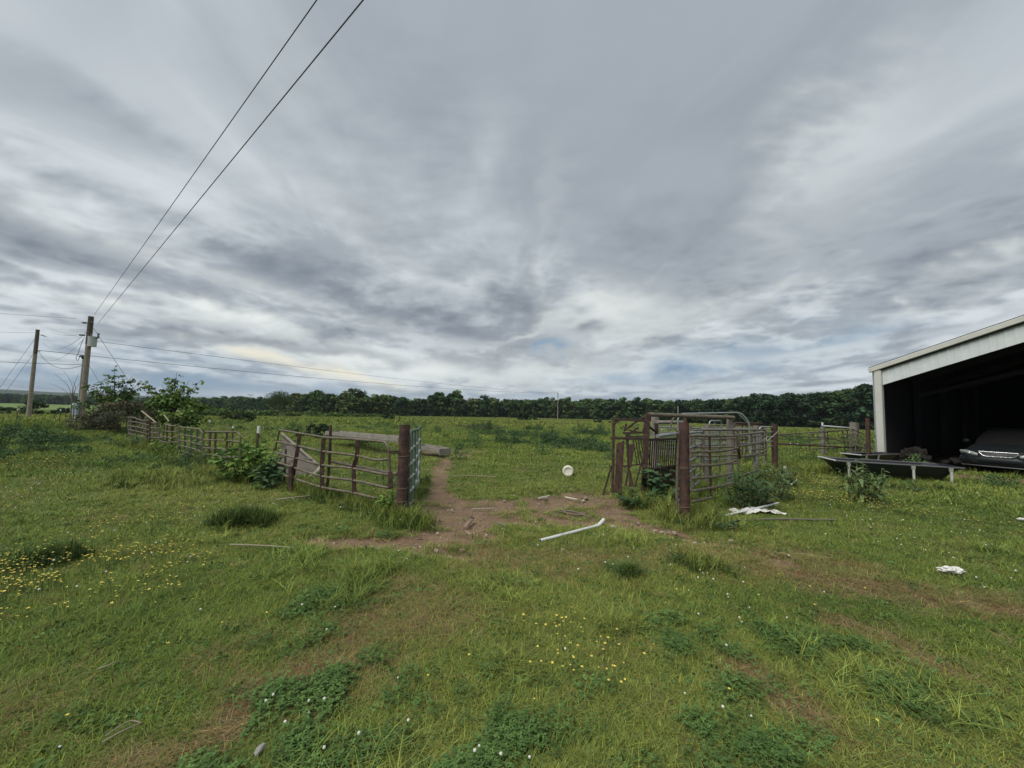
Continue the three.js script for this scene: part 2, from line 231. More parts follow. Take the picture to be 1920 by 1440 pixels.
const cloverLines = strokes([[[[480, 1400], [560, 1330], [640, 1300]], 0.26, 0.9], [[[600, 1436], [900, 1425], [960, 1395]], 0.18, 0.9], [[[1480, 1200], [1600, 1235], [1720, 1310]], 0.22, 0.7], [[[1250, 1200], [1340, 1195]], 0.25, 0.7], [[[640, 1130], [600, 1180]], 0.3, 0.5], [[[1180, 1078]], 0.16, 1], [[[1430, 1330], [1380, 1400]], 0.2, 0.7], [[[700, 1000], [620, 985], [740, 985]], 0.35, 0.3]]);
const yellowLines = strokes([[[[0, 1090], [180, 1075], [330, 1100]], 0.42, 0.9], [[[0, 1060], [60, 1120], [120, 1140]], 0.35, 0.8], [[[0, 880], [30, 875]], 1.2, 1], [[[1380, 940], [1500, 935], [1580, 945], [1700, 965]], 0.5, 1], [[[1480, 905], [1600, 920]], 0.6, 0.8], [[[1700, 965], [1850, 1000]], 0.3, 0.6], [[[1020, 1195], [1070, 1190]], 0.14, 0.9], [[[1060, 1290], [1150, 1260]], 0.22, 0.45], [[[1320, 960], [1290, 985]], 0.25, 0.4], [[[1140, 925], [1160, 920]], 0.15, 0.9], [[[230, 985], [260, 1000]], 0.5, 0.5]]);
const whiteLines = strokes([[[[0, 930], [120, 910]], 1.2, 0.6], [[[560, 1350], [600, 1400]], 0.35, 0.8], [[[620, 1040], [760, 1035]], 0.3, 0.5], [[[1050, 1060], [1300, 1065]], 0.4, 0.5], [[[820, 1420], [900, 1400]], 0.25, 0.6], [[[1350, 1170], [1500, 1180]], 0.3, 0.5], [[[640, 900], [700, 975]], 0.4, 0.3], [[[300, 1000], [420, 960]], 0.7, 0.45], [[[1560, 1000], [1900, 1010]], 0.8, 0.35]]);
// barn: a corner, the direction of its open front, the direction of its depth
const BK = V(14.02, 0, -14.8), BA = V(0.5, 0, 0.866), BB = V(0.866, 0, -0.5), BFLOOR = terrain(BK.x, BK.z) - 0.02, BW = 12.6, BD = 15;
const inBarn = (x, z, m = 0) => { const a = (x - BK.x) * BA.x + (z - BK.z) * BA.z, b = (x - BK.x) * BB.x + (z - BK.z) * BB.z; return a > -m && a < BW + m && b > -m && b < BD + m; };
function bare(x, z) { if (inBarn(x, z, 0.15)) return 1; let m = near(dirtLines, x, z); return m > 0.02 ? clamp(m + (noise(x * 2.1, z * 2.1) * 0.9 + noise(x * 6, z * 6) * 0.8 + noise(x * 15, z * 15) * 0.5) * (1.1 - Math.abs(m - 0.5))) : Math.max(0, noise(x * 0.9 + 30, z * 0.9) * 1.4 - 0.72); }
function dry(x, z) { return clamp(near(dryLines, x, z) * (1 + noise(x * 5, z * 5)) + Math.max(0, fbm(x * 0.5 + 70, z * 0.5, 3) - 0.25) * 0.8 * sstep(30, 4, Math.hypot(x, z))); }

// ---------------------------------------------------------------- the ground: one sheet to the horizon, its bare cells named as the path
{
  const rings = [0.15]; while (rings[rings.length - 1] < 4200) { const r = rings[rings.length - 1]; rings.push(r + clamp(r * 0.014, 0.035, 400) * (r > 60 ? 2.4 : 1)); }
  const az = []; for (let a = -80; a < 80; a += 0.36) az.push(a); for (let a = 80; a < 280; a += 5) az.push(a);
  const pos = [], uv = [], col = [], mask = [], gi = [], di = [], nA = az.length;
  for (const r of rings) for (const a of az) {
    const x = r * Math.sin(a * Math.PI / 180), z = -r * Math.cos(a * Math.PI / 180), m = r < 60 ? bare(x, z) : 0, d = r < 40 ? dry(x, z) : 0;
    pos.push(x, terrain(x, z) - (inBarn(x, z, 0.1) ? 0.03 : 0) - 0.03 * m * (r < 25), z); uv.push(x / 1.7, z / 1.7); mask.push(m);
    const far = sstep(18, 70, r), t = 0.5 + fbm(x * 0.05, z * 0.05 + 20, 4), s = 0.5 + fbm(x * 0.014 + 5, z * 0.03, 3);
    let c = mix3([0.85, 0.85, 0.85], [1.15, 0.85, 0.72], d); c = mix3(c, mix3([0.85, 1.25, 0.75], [1.3, 1.5, 0.85], t * 0.6 + s * 0.4), far); col.push(...c);
  }
  for (let i = 0; i < rings.length - 1; i++) for (let k = 0; k < nA; k++) { const a = i * nA + k, b = i * nA + (k + 1) % nA, c = a + nA, d = b + nA; ((mask[a] + mask[b] + mask[c] + mask[d]) / 4 > 0.5 ? di : gi).push(a, b, c, b, d, c); }
  const base = geom(pos, uv, [...gi, ...di], col), make = (name, idx, mat, label) => { const g = new THREE.BufferGeometry(); for (const k of ['position', 'normal', 'uv', 'color']) g.setAttribute(k, base.attributes[k]); g.setIndex(idx); const m = new THREE.Mesh(g, mat); m.name = name; m.receiveShadow = m.castShadow = true; scene.add(m); tag(m, label, null, null, 'structure'); };
  make('ground', gi, std({ map: T.turf, vertexColors: true, roughness: 1, ...bump(T.turf, 0.03) }), 'rough green pasture falling gently away to the woods');
  make('dirt_path', di, std({ map: T.soil, roughness: 1, ...bump(T.soil, 0.03) }), 'bare brown trampled earth between the two gate posts');
}
// hills far beyond the woods
{
  const pos = [], uv = [], idx = [], N = 160;
  for (let i = 0; i <= N; i++) { const a = lerp(-75, 80, i / N), h = 19 * sstep(-2, -36, a) + 9 * sstep(-36, -62, a) + 5 + 4 * fbm(a * 0.09, 2.5, 4) + 1.6 * noise(a * 3, 1); for (let k = 0; k < 4; k++) { const r = [1700, 1850, 2000, 2300][k], y = [-6, h * 0.8, h, -6][k]; pos.push(r * Math.sin(a * Math.PI / 180), y + noise(a * 6, k) * 1.5, -r * Math.cos(a * Math.PI / 180)); uv.push(a, k); } }
  for (let i = 0; i < N; i++) for (let k = 0; k < 3; k++) { const a = i * 4 + k; idx.push(a, a + 4, a + 1, a + 1, a + 4, a + 5); }
  const m = new THREE.Mesh(geom(pos, uv, idx), std({ color: rgb(0.03, 0.047, 0.032), roughness: 1 })); m.name = 'hills'; scene.add(m); tag(m, 'low wooded ridge far off beyond the pasture', null, null, 'structure');
}

// ---------------------------------------------------------------- trees
function leaves(R, clumps, size, tone = 0.35, flat = 0.45) {   // leaf faces spread through clumps [x, y, z, rx, ry, rz, count]
  const pos = [], uv = [], idx = [], col = [], nor = [], d = V(0, 0, 0), u = V(0, 0, 0), w = V(0, 0, 0);
  for (const [cx, cy, cz, rx, ry, rz, count] of clumps) {
    const ct = 1 + (R() - 0.5) * tone * 1.4, hue = (R() - 0.5) * 0.25;
    for (let i = 0; i < count; i++) {
      d.set(R() * 2 - 1, R() * 2 - 1, R() * 2 - 1); const l = Math.max(0.05, d.length()); d.multiplyScalar(Math.pow(R(), 0.4) / l);
      const x = cx + d.x * rx, y = cy + d.y * ry, z = cz + d.z * rz, s = size * (0.6 + R() * 0.8);
      w.set(R() - 0.5, R() - 0.5, R() - 0.5).multiplyScalar(2).addScaledVector(d, flat * 2).add(V(0, flat, 0)).normalize(); u.set(R() - 0.5, R() - 0.5, R() - 0.5).cross(w).normalize(); const v = w.clone().cross(u), o = pos.length / 3, t = ct * (1 + (R() - 0.5) * tone);
      for (const [a, b] of [[0, -1], [0.55, 0], [0, 1], [-0.55, 0]]) { pos.push(x + (u.x * a + v.x * b) * s, y + (u.y * a + v.y * b) * s, z + (u.z * a + v.z * b) * s); uv.push(a, b); col.push(t * (1 + hue), t, t * (1 - hue)); }
      idx.push(o, o + 1, o + 2, o, o + 2, o + 3);
    }
  }
  return geom(pos, uv, idx, col);
}
const TREE_H = 12;
function treeShape(seed, wide, low) {
  const R = rng(seed), clumps = [], limbs = [], top = V((R() - 0.5) * 0.8, TREE_H * 0.72, (R() - 0.5) * 0.8);
  limbs.push(sweep([V(0, -0.4, 0), V(0.05, 1.5, 0), V(top.x * 0.5, 4.5, top.z * 0.5), top], [0.3, 0.24, 0.17, 0.05], 6));
  for (let i = 0; i < 34; i++) {
    const t = R(), y = lerp(TREE_H * low, TREE_H * 0.94, t), spread = wide * Math.sin(Math.PI * clamp(0.22 + t * 0.74)) ** 0.6 * (0.55 + R() * 0.5), a = R() * 6.28, x = Math.cos(a) * spread, z = Math.sin(a) * spread, r = 0.75 + R() * 0.85;
    clumps.push([x, y, z, r * 1.15, r * 0.8, r * 1.15, 62]);
    if (i % 3 === 0) limbs.push(sweep([V(top.x * 0.4, y * 0.55, top.z * 0.4), V(x * 0.5, y * 0.8, z * 0.5), V(x * 0.9, y, z * 0.9)], [0.1, 0.06, 0.03], 5));
  }
  clumps.push([0, TREE_H * 0.5, 0, wide * 0.6, TREE_H * 0.35, wide * 0.6, 260], [0, TREE_H * 0.12, 0, wide * 0.8, TREE_H * 0.11, wide * 0.8, 160]);
  return { crown: leaves(R, clumps, 0.42, 0.85, 0.65), trunk: mergeGeometries(limbs), wide };
}
const treeShapes = [[11, 3.6, 0.1], [12, 3.0, 0.06], [13, 4.2, 0.1], [14, 2.7, 0.06], [15, 3.5, 0.05], [16, 4.6, 0.09]].map((a) => treeShape(...a));
const bark = std({ color: rgb(0.06, 0.05, 0.042) });
const crownMats = [[0.05, 0.09, 0.03], [0.066, 0.115, 0.034], [0.034, 0.066, 0.028], [0.088, 0.122, 0.038], [0.028, 0.054, 0.025]].map((c) => leafVC(...c));
const topProfile = [[-140, 738], [0, 737], [200, 742], [300, 746], [440, 742], [480, 746], [520, 743], [555, 737], [592, 731], [622, 739], [660, 731], [700, 740], [735, 739], [765, 748], [800, 745], [822, 735], [838, 742], [854, 733], [872, 748], [907, 742], [930, 750], [960, 746], [1040, 747], [1100, 746], [1200, 748], [1300, 747], [1345, 748], [1400, 741], [1450, 738], [1500, 735], [1550, 733], [1582, 728], [1628, 721], [1750, 715], [2000, 705]];
const depthProfile = [[-140, 430], [200, 400], [420, 300], [480, 250], [560, 190], [660, 176], [760, 190], [900, 215], [1040, 225], [1200, 205], [1350, 160], [1450, 140], [1560, 126], [1640, 116], [2000, 95]];
const along = (list, x) => { for (let i = 0; i < list.length - 1; i++) if (x <= list[i + 1][0]) return lerp(list[i][1], list[i + 1][1], clamp((x - list[i][0]) / (list[i + 1][0] - list[i][0]))); return list[list.length - 1][1]; };
{
  const R = rng(501), proto = treeShapes.map((s, i) => { const g = new THREE.Group(); g.name = 'woodland_tree'; local(g, 'trunk', s.trunk, bark); local(g, 'crown', s.crown, crownMats[i % crownMats.length]); return g; });
  function plant(px, d, top, shape, mat, label, group) {
    const p = S(px, d), h = (horizonY(px) - top) * d / F + 1.68 - p.y, o = proto[shape].clone(); o.name = numbered('woodland_tree'); o.position.copy(p); const k = h / (TREE_H * 1.0); o.scale.set(k * (0.95 + R() * 0.35), k, k * (0.95 + R() * 0.35)); o.rotation.y = R() * 6.28;
    o.children[1].material = crownMats[mat]; scene.add(o); tag(o, label, 'tree', group); return o;
  }
  // the tallest crowns, that stand out of the line
  plant(592, 170, 729, 0, 1, 'broad dark tree whose crown rises first at the left of the central woods', null);
  plant(660, 172, 728, 2, 3, 'wide tree with rounded crown, highest of those behind the leaning brown gate', null);
  plant(822, 205, 734, 4, 0, 'tree with a domed top just left of the narrow one in the central woods', null);
  plant(854, 206, 732, 3, 1, 'narrow pointed tree standing above the woods behind the dirt path', null);
  plant(907, 210, 741, 1, 2, 'small round topped tree right of the narrow pointed one in the woods', null);
  plant(555, 190, 736, 4, 3, 'slender tree beside the broad one at the left of the central woods', null);
  plant(1626, 116, 721, 2, 4, 'tall dark tree at the end of the woods beside the barn corner', null);
  const treeWords = (px) => { const [, tone, where] = [[520, 'low green', 'left of the lone young tree'], [650, 'mid green', 'above the bent brown gate'], [760, 'bushy green', 'above the rust brown post of the open gate'], [900, 'mid green', 'above the dirt path'], [1040, 'small green', 'left of the pale far pole'], [1150, 'small dark', 'between the far pole and the chute'], [1300, 'dark', 'above the rusty chute'], [1450, 'dark', 'above the silver pipe arch'], [1640, 'tall dark', 'above the wire fence'], [9999, 'dark', 'behind the barn']].find((a) => px < a[0]); return [tone + ' leafy tree in the woods ' + where, 'woodland trees ' + where]; };
  let px = 452, i = 0;
  while (px < 1860) {
    const d = along(depthProfile, px) * (0.97 + R() * 0.06), top = along(topProfile, px) + R() * 11 - 3, right = px > 1180;
    plant(px, d, top, Math.floor(R() * 6), right ? [0, 2, 4, 2, 4][Math.floor(R() * 5)] : Math.floor(R() * 4), ...treeWords(px));
    px += (2.5 * F / d) * (0.75 + R() * 0.6); i++;
  }
  // the mass behind them, and the far woods on the left
  function mass(name, label, list) {
    const o = thing(name, label, 'woods', V(0, 0, 0)); o.userData.kind = 'stuff';
    treeShapes.forEach((s, k) => { const mine = list.filter((_, n) => n % treeShapes.length === k), im = new THREE.InstancedMesh(s.crown, leafVC(1, 1, 1), mine.length), m = new THREE.Matrix4(); mine.forEach(([p, h, c], n) => { m.compose(p, new THREE.Quaternion().setFromAxisAngle(V(0, 1, 0), R() * 6.28), V(h / TREE_H * (1 + R() * 0.4), h / TREE_H, h / TREE_H * (1 + R() * 0.4))); im.setMatrixAt(n, m); im.setColorAt(n, c); }); im.name = 'crown'; im.userData.kind = 'stuff'; im.castShadow = im.receiveShadow = true; o.add(im); });
  }
  const behind = [], far = [];
  for (let k = 0; k < 620; k++) { const px = lerp(430, 2000, R()), d0 = along(depthProfile, px), d = d0 + 4 + R() * 26, p = S(px, d), h = ((horizonY(px) - along(topProfile, px) - 2) * d / F + 1.68 - p.y) * (0.8 + R() * 0.2); const c = crownMats[Math.floor(R() * 5)].color; behind.push([p, h, c]); }
  for (let k = 0; k < 620; k++) { const px = lerp(-330, 500, R()), d = along(depthProfile, px) * (1 + R() * 0.1), p = S(px, d), h = ((horizonY(px) - along(topProfile, px)) * d / F + 1.68 - p.y) * (0.72 + R() * 0.28); far.push([p, h, crownMats[Math.floor(R() * 3)].color]); }
  mass('woods', 'deep belt of dark woodland behind the front trees', behind);
  mass('woods', 'far line of woodland beyond the utility poles', far);
}

// small trees and bushes
function bushClumps(R, w, h, n, count, lowest = 0.12) { const c = []; for (let i = 0; i < n; i++) { const a = R() * 6.28, t = Math.pow(R(), 0.8), s = Math.sqrt(R()) * w * 0.5 * Math.sin(Math.PI * clamp(0.25 + 0.62 * t)); const r = Math.min(w, h) * (0.13 + R() * 0.11); c.push([Math.cos(a) * s, lerp(h * lowest, h * 0.9, t), Math.sin(a) * s, r * 1.2, r * 0.8, r * 1.2, count]); } return c; }
function bush(name, label, at, w, h, seed, mat, leaf, n = 22, count = 60, stem = bark, group) {
  const R = rng(seed), o = thing(name, label, 'bush', at, group), twigs = [];
  for (let i = 0; i < 9; i++) { const a = R() * 6.28, s = w * 0.4 * R(); twigs.push(sweep(smooth([V(Math.cos(a) * 0.1 * w * R(), -0.1, Math.sin(a) * 0.1 * w), V(Math.cos(a) * s * 0.5, h * 0.45, Math.sin(a) * s * 0.5), V(Math.cos(a) * s, h * (0.7 + R() * 0.25), Math.sin(a) * s)], 3), [0.02 * h, 0.016 * h, 0.012 * h, 0.01 * h, 0.008 * h, 0.006 * h, 0.004 * h], 5)); }
  local(o, 'stem', twigs, stem); const f = local(o, 'foliage', leaves(R, bushClumps(R, w, h, n, count), leaf, 0.55), mat); f.userData.kind = 'stuff'; return o;
}
const greenA = leafVC(0.085, 0.135, 0.042), greenB = leafVC(0.12, 0.19, 0.05), greenD = leafVC(0.04, 0.066, 0.03), brownB = leafVC(0.088, 0.088, 0.055), straw = leafVC(0.2, 0.17, 0.09);
bush('thicket', 'brown and grey tangle of vines at the far end of the panel fence', S(228, 21), 3.9, 1.75, 31, brownB, 0.05, 40, 190, std({ color: rgb(0.1, 0.085, 0.07) }));
bush('thicket', 'low brown weeds at the foot of the meter pole', S(185, 23), 2.2, 1.0, 37, brownB, 0.05, 22, 120, std({ color: rgb(0.1, 0.085, 0.07) }));
function sapling(label, at, h, seed, sprays, mat, base) {
  const R = rng(seed), o = thing('sapling', label, 'tree', at), limbs = [sweep(smooth([V(0, -0.2, 0), V(0.1, h * 0.3, 0.1), V(-0.1, h * 0.65, 0)]), [0.09, 0.08, 0.07, 0.06, 0.055, 0.05, 0.045, 0.04, 0.03], 6)], c = [];
  for (const [x, y, s] of sprays) { const z = (R() - 0.5) * h * 0.3, p = V(x, y, z), n = 12; limbs.push(sweep(smooth([V(0, h * 0.35, 0), V(x * 0.5, lerp(h * 0.4, y, 0.55), z * 0.5), p.clone().add(V(x * 0.15, 0.25, 0))], 4), [0.04, 0.035, 0.03, 0.025, 0.02, 0.015, 0.012, 0.01, 0.006], 5)); for (let k = 0; k < n; k++) { const t = k / n, a = R() * 6.28, q = s * 0.75 * R(); c.push([x * (0.6 + 0.5 * t) + Math.cos(a) * q, lerp(h * 0.5, y, 0.4 + 0.7 * t) + (R() - 0.4) * s * 0.7, z * (0.6 + 0.5 * t) + Math.sin(a) * q, 0.13 * s + 0.08, 0.08, 0.13 * s + 0.08, 8]); } }
  local(o, 'trunk', limbs, bark); local(o, 'crown', mergeGeometries([leaves(R, c, 0.075, 0.7), leaves(R, base, 0.1, 0.5)]), mat); return o;
}
{
  const R = rng(61), base = (w, h, n) => bushClumps(R, w, h, n, 75, 0.25);
  sapling('small tree with feathery dark green top rising out of the brown thicket', S(212, 24.5), 3.6, 41, [[0.1, 3.75, 0.9], [0.75, 3.2, 0.7], [-0.5, 3.3, 0.6], [1.05, 2.9, 0.5], [-1.25, 2.9, 0.5], [-1.4, 2.3, 0.5], [0.35, 3.0, 0.8], [0.7, 2.6, 0.8], [-0.1, 2.7, 0.9], [-0.8, 2.4, 0.6], [1.3, 2.35, 0.5], [-1.55, 2.75, 0.35]], greenA, base(3.2, 2.4, 22));
  sapling('bright green small tree with arching bare branches behind the panel fence', S(322, 22), 3.1, 43, [[0.35, 3.15, 0.4], [0.05, 2.85, 0.35], [0.95, 2.75, 0.4], [1.35, 2.75, 0.35], [-0.45, 2.95, 0.3], [0.2, 2.5, 0.6], [-0.75, 2.5, 0.5], [-1.2, 2.7, 0.35], [-1.5, 2.55, 0.3], [0.65, 2.35, 0.4]], greenB, base(3.1, 2.15, 26));
  sapling('yellowish green young tree alone in the field before the woods', S(522, 78), 5.4, 47, [[0, 5.2, 1.6], [1.4, 4.4, 1.5], [-1.5, 4.4, 1.5], [2.3, 3.8, 1.2], [-2.5, 3.7, 1.2]], leafVC(0.07, 0.095, 0.04), [[0, 3.9, 0, 2.8, 1.4, 2.8, 2200], [1.6, 3.2, 0, 1.5, 0.8, 1.5, 500], [-1.7, 3.2, 0, 1.5, 0.8, 1.5, 500], [0, 4.8, 0, 1.6, 0.8, 1.6, 500]]);
  sapling('thin spindly sapling in the field left of the young tree', S(468, 70), 4.2, 48, [[0, 4.2, 0.8], [0.7, 3.4, 0.6], [-0.8, 3.3, 0.6]], greenD, [[0, 3.2, 0, 0.9, 0.9, 0.9, 160]]);
}
{ // a dead bare sapling beside the near pole
  const o = thing('dead_sapling', 'leafless grey sapling beside the meter pole', 'dead tree', S(133, 27)), R = rng(9), limbs = [sweep(smooth([V(0, -0.2, 0), V(-0.1, 1.1, 0), V(-0.15, 2.3, 0)]), 0.035, 5)];
  for (const [x, y] of [[-1.2, 3.6], [-0.7, 3.9], [0.3, 3.75], [0.1, 3.2], [-1.7, 3.0], [0.6, 3.3]]) limbs.push(sweep(smooth([V(-0.13, 1.9, 0), V(x * 0.45 - 0.1, lerp(2, y, 0.55), (R() - 0.5) * 0.4), V(x, y, (R() - 0.5) * 0.6)], 3), [0.025, 0.02, 0.016, 0.014, 0.012, 0.01, 0.006], 4));
  local(o, 'trunk', limbs, std({ color: rgb(0.12, 0.11, 0.1) }));
}
bush('field_bush', 'rounded dark bush alone at the far side of the field', S(982, 96), 4.0, 2.4, 51, greenD, 0.16, 30, 60);
bush('field_bush', 'small dark bush just right of the rounded one', S(1003, 98), 1.6, 1.1, 52, greenD, 0.14, 12, 50);
bush('field_bush', 'low grey green bush in the field left of the cattle pen', S(1121, 92), 2.6, 1.3, 53, greenD, 0.15, 16, 55);
bush('field_bush', 'upright bush in the field behind the cattle pen frame', S(1152, 88), 2.8, 2.0, 54, greenA, 0.15, 18, 55);
bush('field_bush', 'dark shrub by the fence wires behind the brown gate post', S(725, 72), 2.6, 1.5, 55, greenD, 0.14, 18, 55);
bush('field_bush', 'round green bush behind the far leaning pole', S(62, 74), 3.4, 3.0, 56, greenD, 0.17, 26, 60);
bush('field_bush', 'wide low bush in the pale field left of the far pole', S(10, 80), 5.2, 1.6, 57, greenD, 0.17, 26, 60);
bush('field_bush', 'low bush in the pale field between the two poles', S(118, 86), 3.4, 1.6, 58, greenD, 0.17, 20, 60);
bush('field_bush', 'small mottled bush in the pale field right of the far pole', S(80, 76), 1.4, 0.9, 59, greenA, 0.15, 12, 50);
bush('field_bush', 'dark weedy bush behind the tipped boards', S(592, 21), 2.6, 0.75, 60, greenD, 0.06, 24, 80);
bush('field_bush', 'weedy mound behind the panel fence, in front of the young tree', S(440, 46), 3.2, 1.4, 62, greenD, 0.1, 22, 60);
bush('field_bush', 'grey green mound beside a fence stake behind the panel fence', S(462, 41), 1.5, 1.1, 63, greenD, 0.09, 16, 50);
{ // the hedge of vines along the far field edge
  const R = rng(71); let k = 0;
  for (const [a, b, d, h] of [[345, 438, 72, 1.8], [440, 530, 84, 1.6], [532, 640, 92, 1.5], [640, 740, 100, 1.1]]) { const A = S(a, d), B = S(b, d), c = []; for (let i = 0; i < 46; i++) { const p = A.clone().lerp(B, R()).sub(A); c.push([p.x, p.y + h * (0.2 + 0.65 * R()), (R() - 0.5) * 2, 1.1, h * 0.26, 1, 46]); } const o = thing('hedge', ['tangled hedge behind the panel fence nearest the small trees', 'hedge stretch behind the lone young tree', 'hedge stretch between the young tree and the woods', 'lowest hedge stretch, left of the brown post in the far field'][k++], 'hedge', A); const f = local(o, 'foliage', leaves(R, c, 0.2, 0.5), greenA); f.userData.kind = 'stuff'; }
}

// ---------------------------------------------------------------- large-leaved weeds: stems and every leaf by itself
function leafShape(len, wid, droop, fold, seed) {
  const R = rng(seed), pos = [], uv = [], idx = [], N = 5;
  for (let i = 0; i <= N; i++) { const t = i / N, w = wid * 0.5 * Math.pow(Math.sin(Math.PI * Math.pow(t, 0.75)), 0.85) * (1 + 0.12 * (R() - 0.5)) + 0.001, y = Math.sin(t * 1.4) * len * 0.1 - droop * len * t * t; for (const s of [-1, -0.5, 0, 0.5, 1]) { pos.push(s * w, y + Math.abs(s) * w * fold + (R() - 0.5) * wid * 0.05, t * len); uv.push(s, t); } }
  for (let i = 0; i < N; i++) for (let k = 0; k < 4; k++) { const a = i * 5 + k; idx.push(a, a + 1, a + 5, a + 1, a + 6, a + 5); }
  return geom(pos, uv, idx);
}
const leafGeos = [leafShape(1, 0.45, 0.35, 0.3, 1), leafShape(1, 0.5, 0.55, 0.25, 2), leafShape(1, 0.4, 0.2, 0.35, 3), leafShape(1, 0.6, 0.4, 0.2, 4)], wideGeos = [leafShape(1, 0.85, 0.35, 0.15, 5), leafShape(1, 0.95, 0.5, 0.12, 6), leafShape(1, 0.75, 0.25, 0.2, 7)], narrowGeos = [leafShape(1, 0.26, 0.4, 0.3, 8), leafShape(1, 0.3, 0.65, 0.3, 9), leafShape(1, 0.22, 0.3, 0.3, 10)];
const pokeMats = [leafMat(0.15, 0.26, 0.045), leafMat(0.1, 0.2, 0.04), leafMat(0.18, 0.29, 0.055)], dockMats = [leafMat(0.06, 0.12, 0.045), leafMat(0.075, 0.14, 0.055), leafMat(0.045, 0.095, 0.04)], sunMats = [leafMat(0.11, 0.165, 0.06), leafMat(0.135, 0.19, 0.075), leafMat(0.085, 0.14, 0.055)];
const stemMat = std({ color: rgb(0.1, 0.12, 0.05) });
function weed(name, label, category, at, { w, h, stems, per, len, geos, mats, seed, up = 0.15, from = 0.15, lean = 0.5, depth = 1, group }) {
  const R = rng(seed), o = thing(name, label, category, at, group), sg = [];
  for (let s = 0; s < stems; s++) {
    const a = R() * 6.28, r = Math.sqrt(R()) * 0.5, x = Math.cos(a) * w * r, z = Math.sin(a) * w * r * depth, hh = h * (0.6 + R() * 0.4) * (1 - 0.35 * r), b = V(x * 0.55, -0.04, z * 0.55), t = V(x * (1 + lean * 0.3), hh, z * (1 + lean * 0.3)), pts = smooth([b, b.clone().lerp(t, 0.5).add(V((R() - 0.5) * 0.08, 0.05 * h, (R() - 0.5) * 0.08)), t], 4);
    sg.push(sweep(pts, pts.map((_, i) => lerp(0.011, 0.004, i / 8) * Math.max(1, h)), 5));
    for (let k = 0; k < per; k++) {
      const q = lerp(from, 1, (k + R() * 0.6) / per) * 8 * 0.999, i = Math.floor(q), p = pts[i].clone().lerp(pts[Math.min(8, i + 1)], q - i), ang = k * 2.4 + R() * 0.9 + s, m = new THREE.Mesh(geos[Math.floor(R() * geos.length)], mats[Math.floor(R() * mats.length)]);
      m.name = 'leaf'; m.castShadow = m.receiveShadow = true; m.position.copy(p); m.rotation.order = 'YXZ'; m.rotation.set(-(up + (R() - 0.3) * 0.7), ang, (R() - 0.5) * 0.5); m.scale.setScalar(len * (0.55 + R() * 0.6) * (k > per * 0.75 ? 0.7 : 1)); o.add(m);
    }
  }
  local(o, 'stem', sg, stemMat); return o;
}
weed('pokeweed', 'lush bright green broad leaved weed at the end of the leaning brown gate', 'weed', S(474, 8.5).add(V(0, -0.05, 0)), { w: 1.6, h: 1.15, stems: 20, per: 14, len: 0.26, geos: leafGeos, mats: pokeMats, seed: 101, depth: 0.7 });
weed('pokeweed', 'dark drooping leafy weed under the bright one, touching the leaning gate', 'weed', S(503, 7.9), { w: 0.7, h: 0.72, stems: 9, per: 12, len: 0.24, geos: leafGeos, mats: dockMats, seed: 102, lean: 1 });
weed('tall_weed', 'thick drooping thistle like weed standing alone in front of the black trough', 'weed', G(1620, 942), { w: 0.72, h: 0.98, stems: 11, per: 26, len: 0.21, geos: narrowGeos, mats: sunMats, seed: 103, up: -0.1, from: 0.05 });
weed('burdock', 'dark broad leaved weed filling the foot of the rusty cattle chute', 'weed', G(1246, 938), { w: 0.8, h: 0.82, stems: 11, per: 9, len: 0.22, geos: wideGeos, mats: dockMats, seed: 104, lean: 1 });
weed('creeping_weed', 'low dark leafy mound at the foot of the rusted upright sheets', 'weed', G(1192, 948), { w: 0.85, h: 0.34, stems: 16, per: 11, len: 0.12, geos: leafGeos, mats: dockMats, seed: 105, lean: 1 });
weed('tall_weed', 'leggy dark green weed growing through the pipe panels', 'weed', S(1398, 7.2), { w: 1.0, h: 0.86, stems: 18, per: 14, len: 0.19, geos: narrowGeos.concat(leafGeos[2]), mats: dockMats, seed: 106 });
weed('tall_weed', 'paler leggy weed at the outer side of the pipe panels', 'weed', S(1443, 7.9), { w: 1.0, h: 0.8, stems: 18, per: 14, len: 0.18, geos: narrowGeos, mats: sunMats, seed: 107 });
weed('tall_weed', 'tall weed in front of the rusty corner post by the wire fence', 'weed', S(1462, 9.5), { w: 0.9, h: 0.7, stems: 13, per: 13, len: 0.17, geos: narrowGeos, mats: sunMats, seed: 108 });
weed('creeping_weed', 'green weed climbing the foot of the rust brown gate post', 'weed', G(728, 962), { w: 0.4, h: 0.42, stems: 9, per: 9, len: 0.14, geos: leafGeos, mats: pokeMats, seed: 109 });
weed('creeping_weed', 'small dark weed on the lawn right of the lone thistle like weed', 'weed', G(1702, 920), { w: 0.55, h: 0.16, stems: 9, per: 8, len: 0.09, geos: leafGeos, mats: dockMats, seed: 110, lean: 1 });
weed('creeping_weed', 'leafy weed at the foot of the near end pipe panel', 'weed', S(322, 12.8), { w: 1.5, h: 0.6, stems: 14, per: 11, len: 0.15, geos: leafGeos, mats: pokeMats, seed: 111 });
weed('creeping_weed', 'dark weed at the foot of the far pipe panel', 'weed', S(262, 14.6), { w: 1.9, h: 0.62, stems: 16, per: 11, len: 0.15, geos: leafGeos, mats: dockMats, seed: 112 });
weed('creeping_weed', 'weed below the corner between two near pipe panels', 'weed', S(368, 10.9), { w: 1.2, h: 0.42, stems: 13, per: 11, len: 0.14, geos: leafGeos, mats: dockMats, seed: 113 });
weed('creeping_weed', 'dark green weed between the leaning gate and the fallen rail', 'weed', S(722, 8.2), { w: 0.7, h: 0.62, stems: 9, per: 12, len: 0.1, geos: narrowGeos, mats: dockMats, seed: 114 });
weed('creeping_weed', 'low weed in the grass beside the twin post of the right gate', 'weed', G(1330, 985), { w: 0.7, h: 0.22, stems: 12, per: 9, len: 0.1, geos: leafGeos, mats: dockMats, seed: 115, lean: 1 });

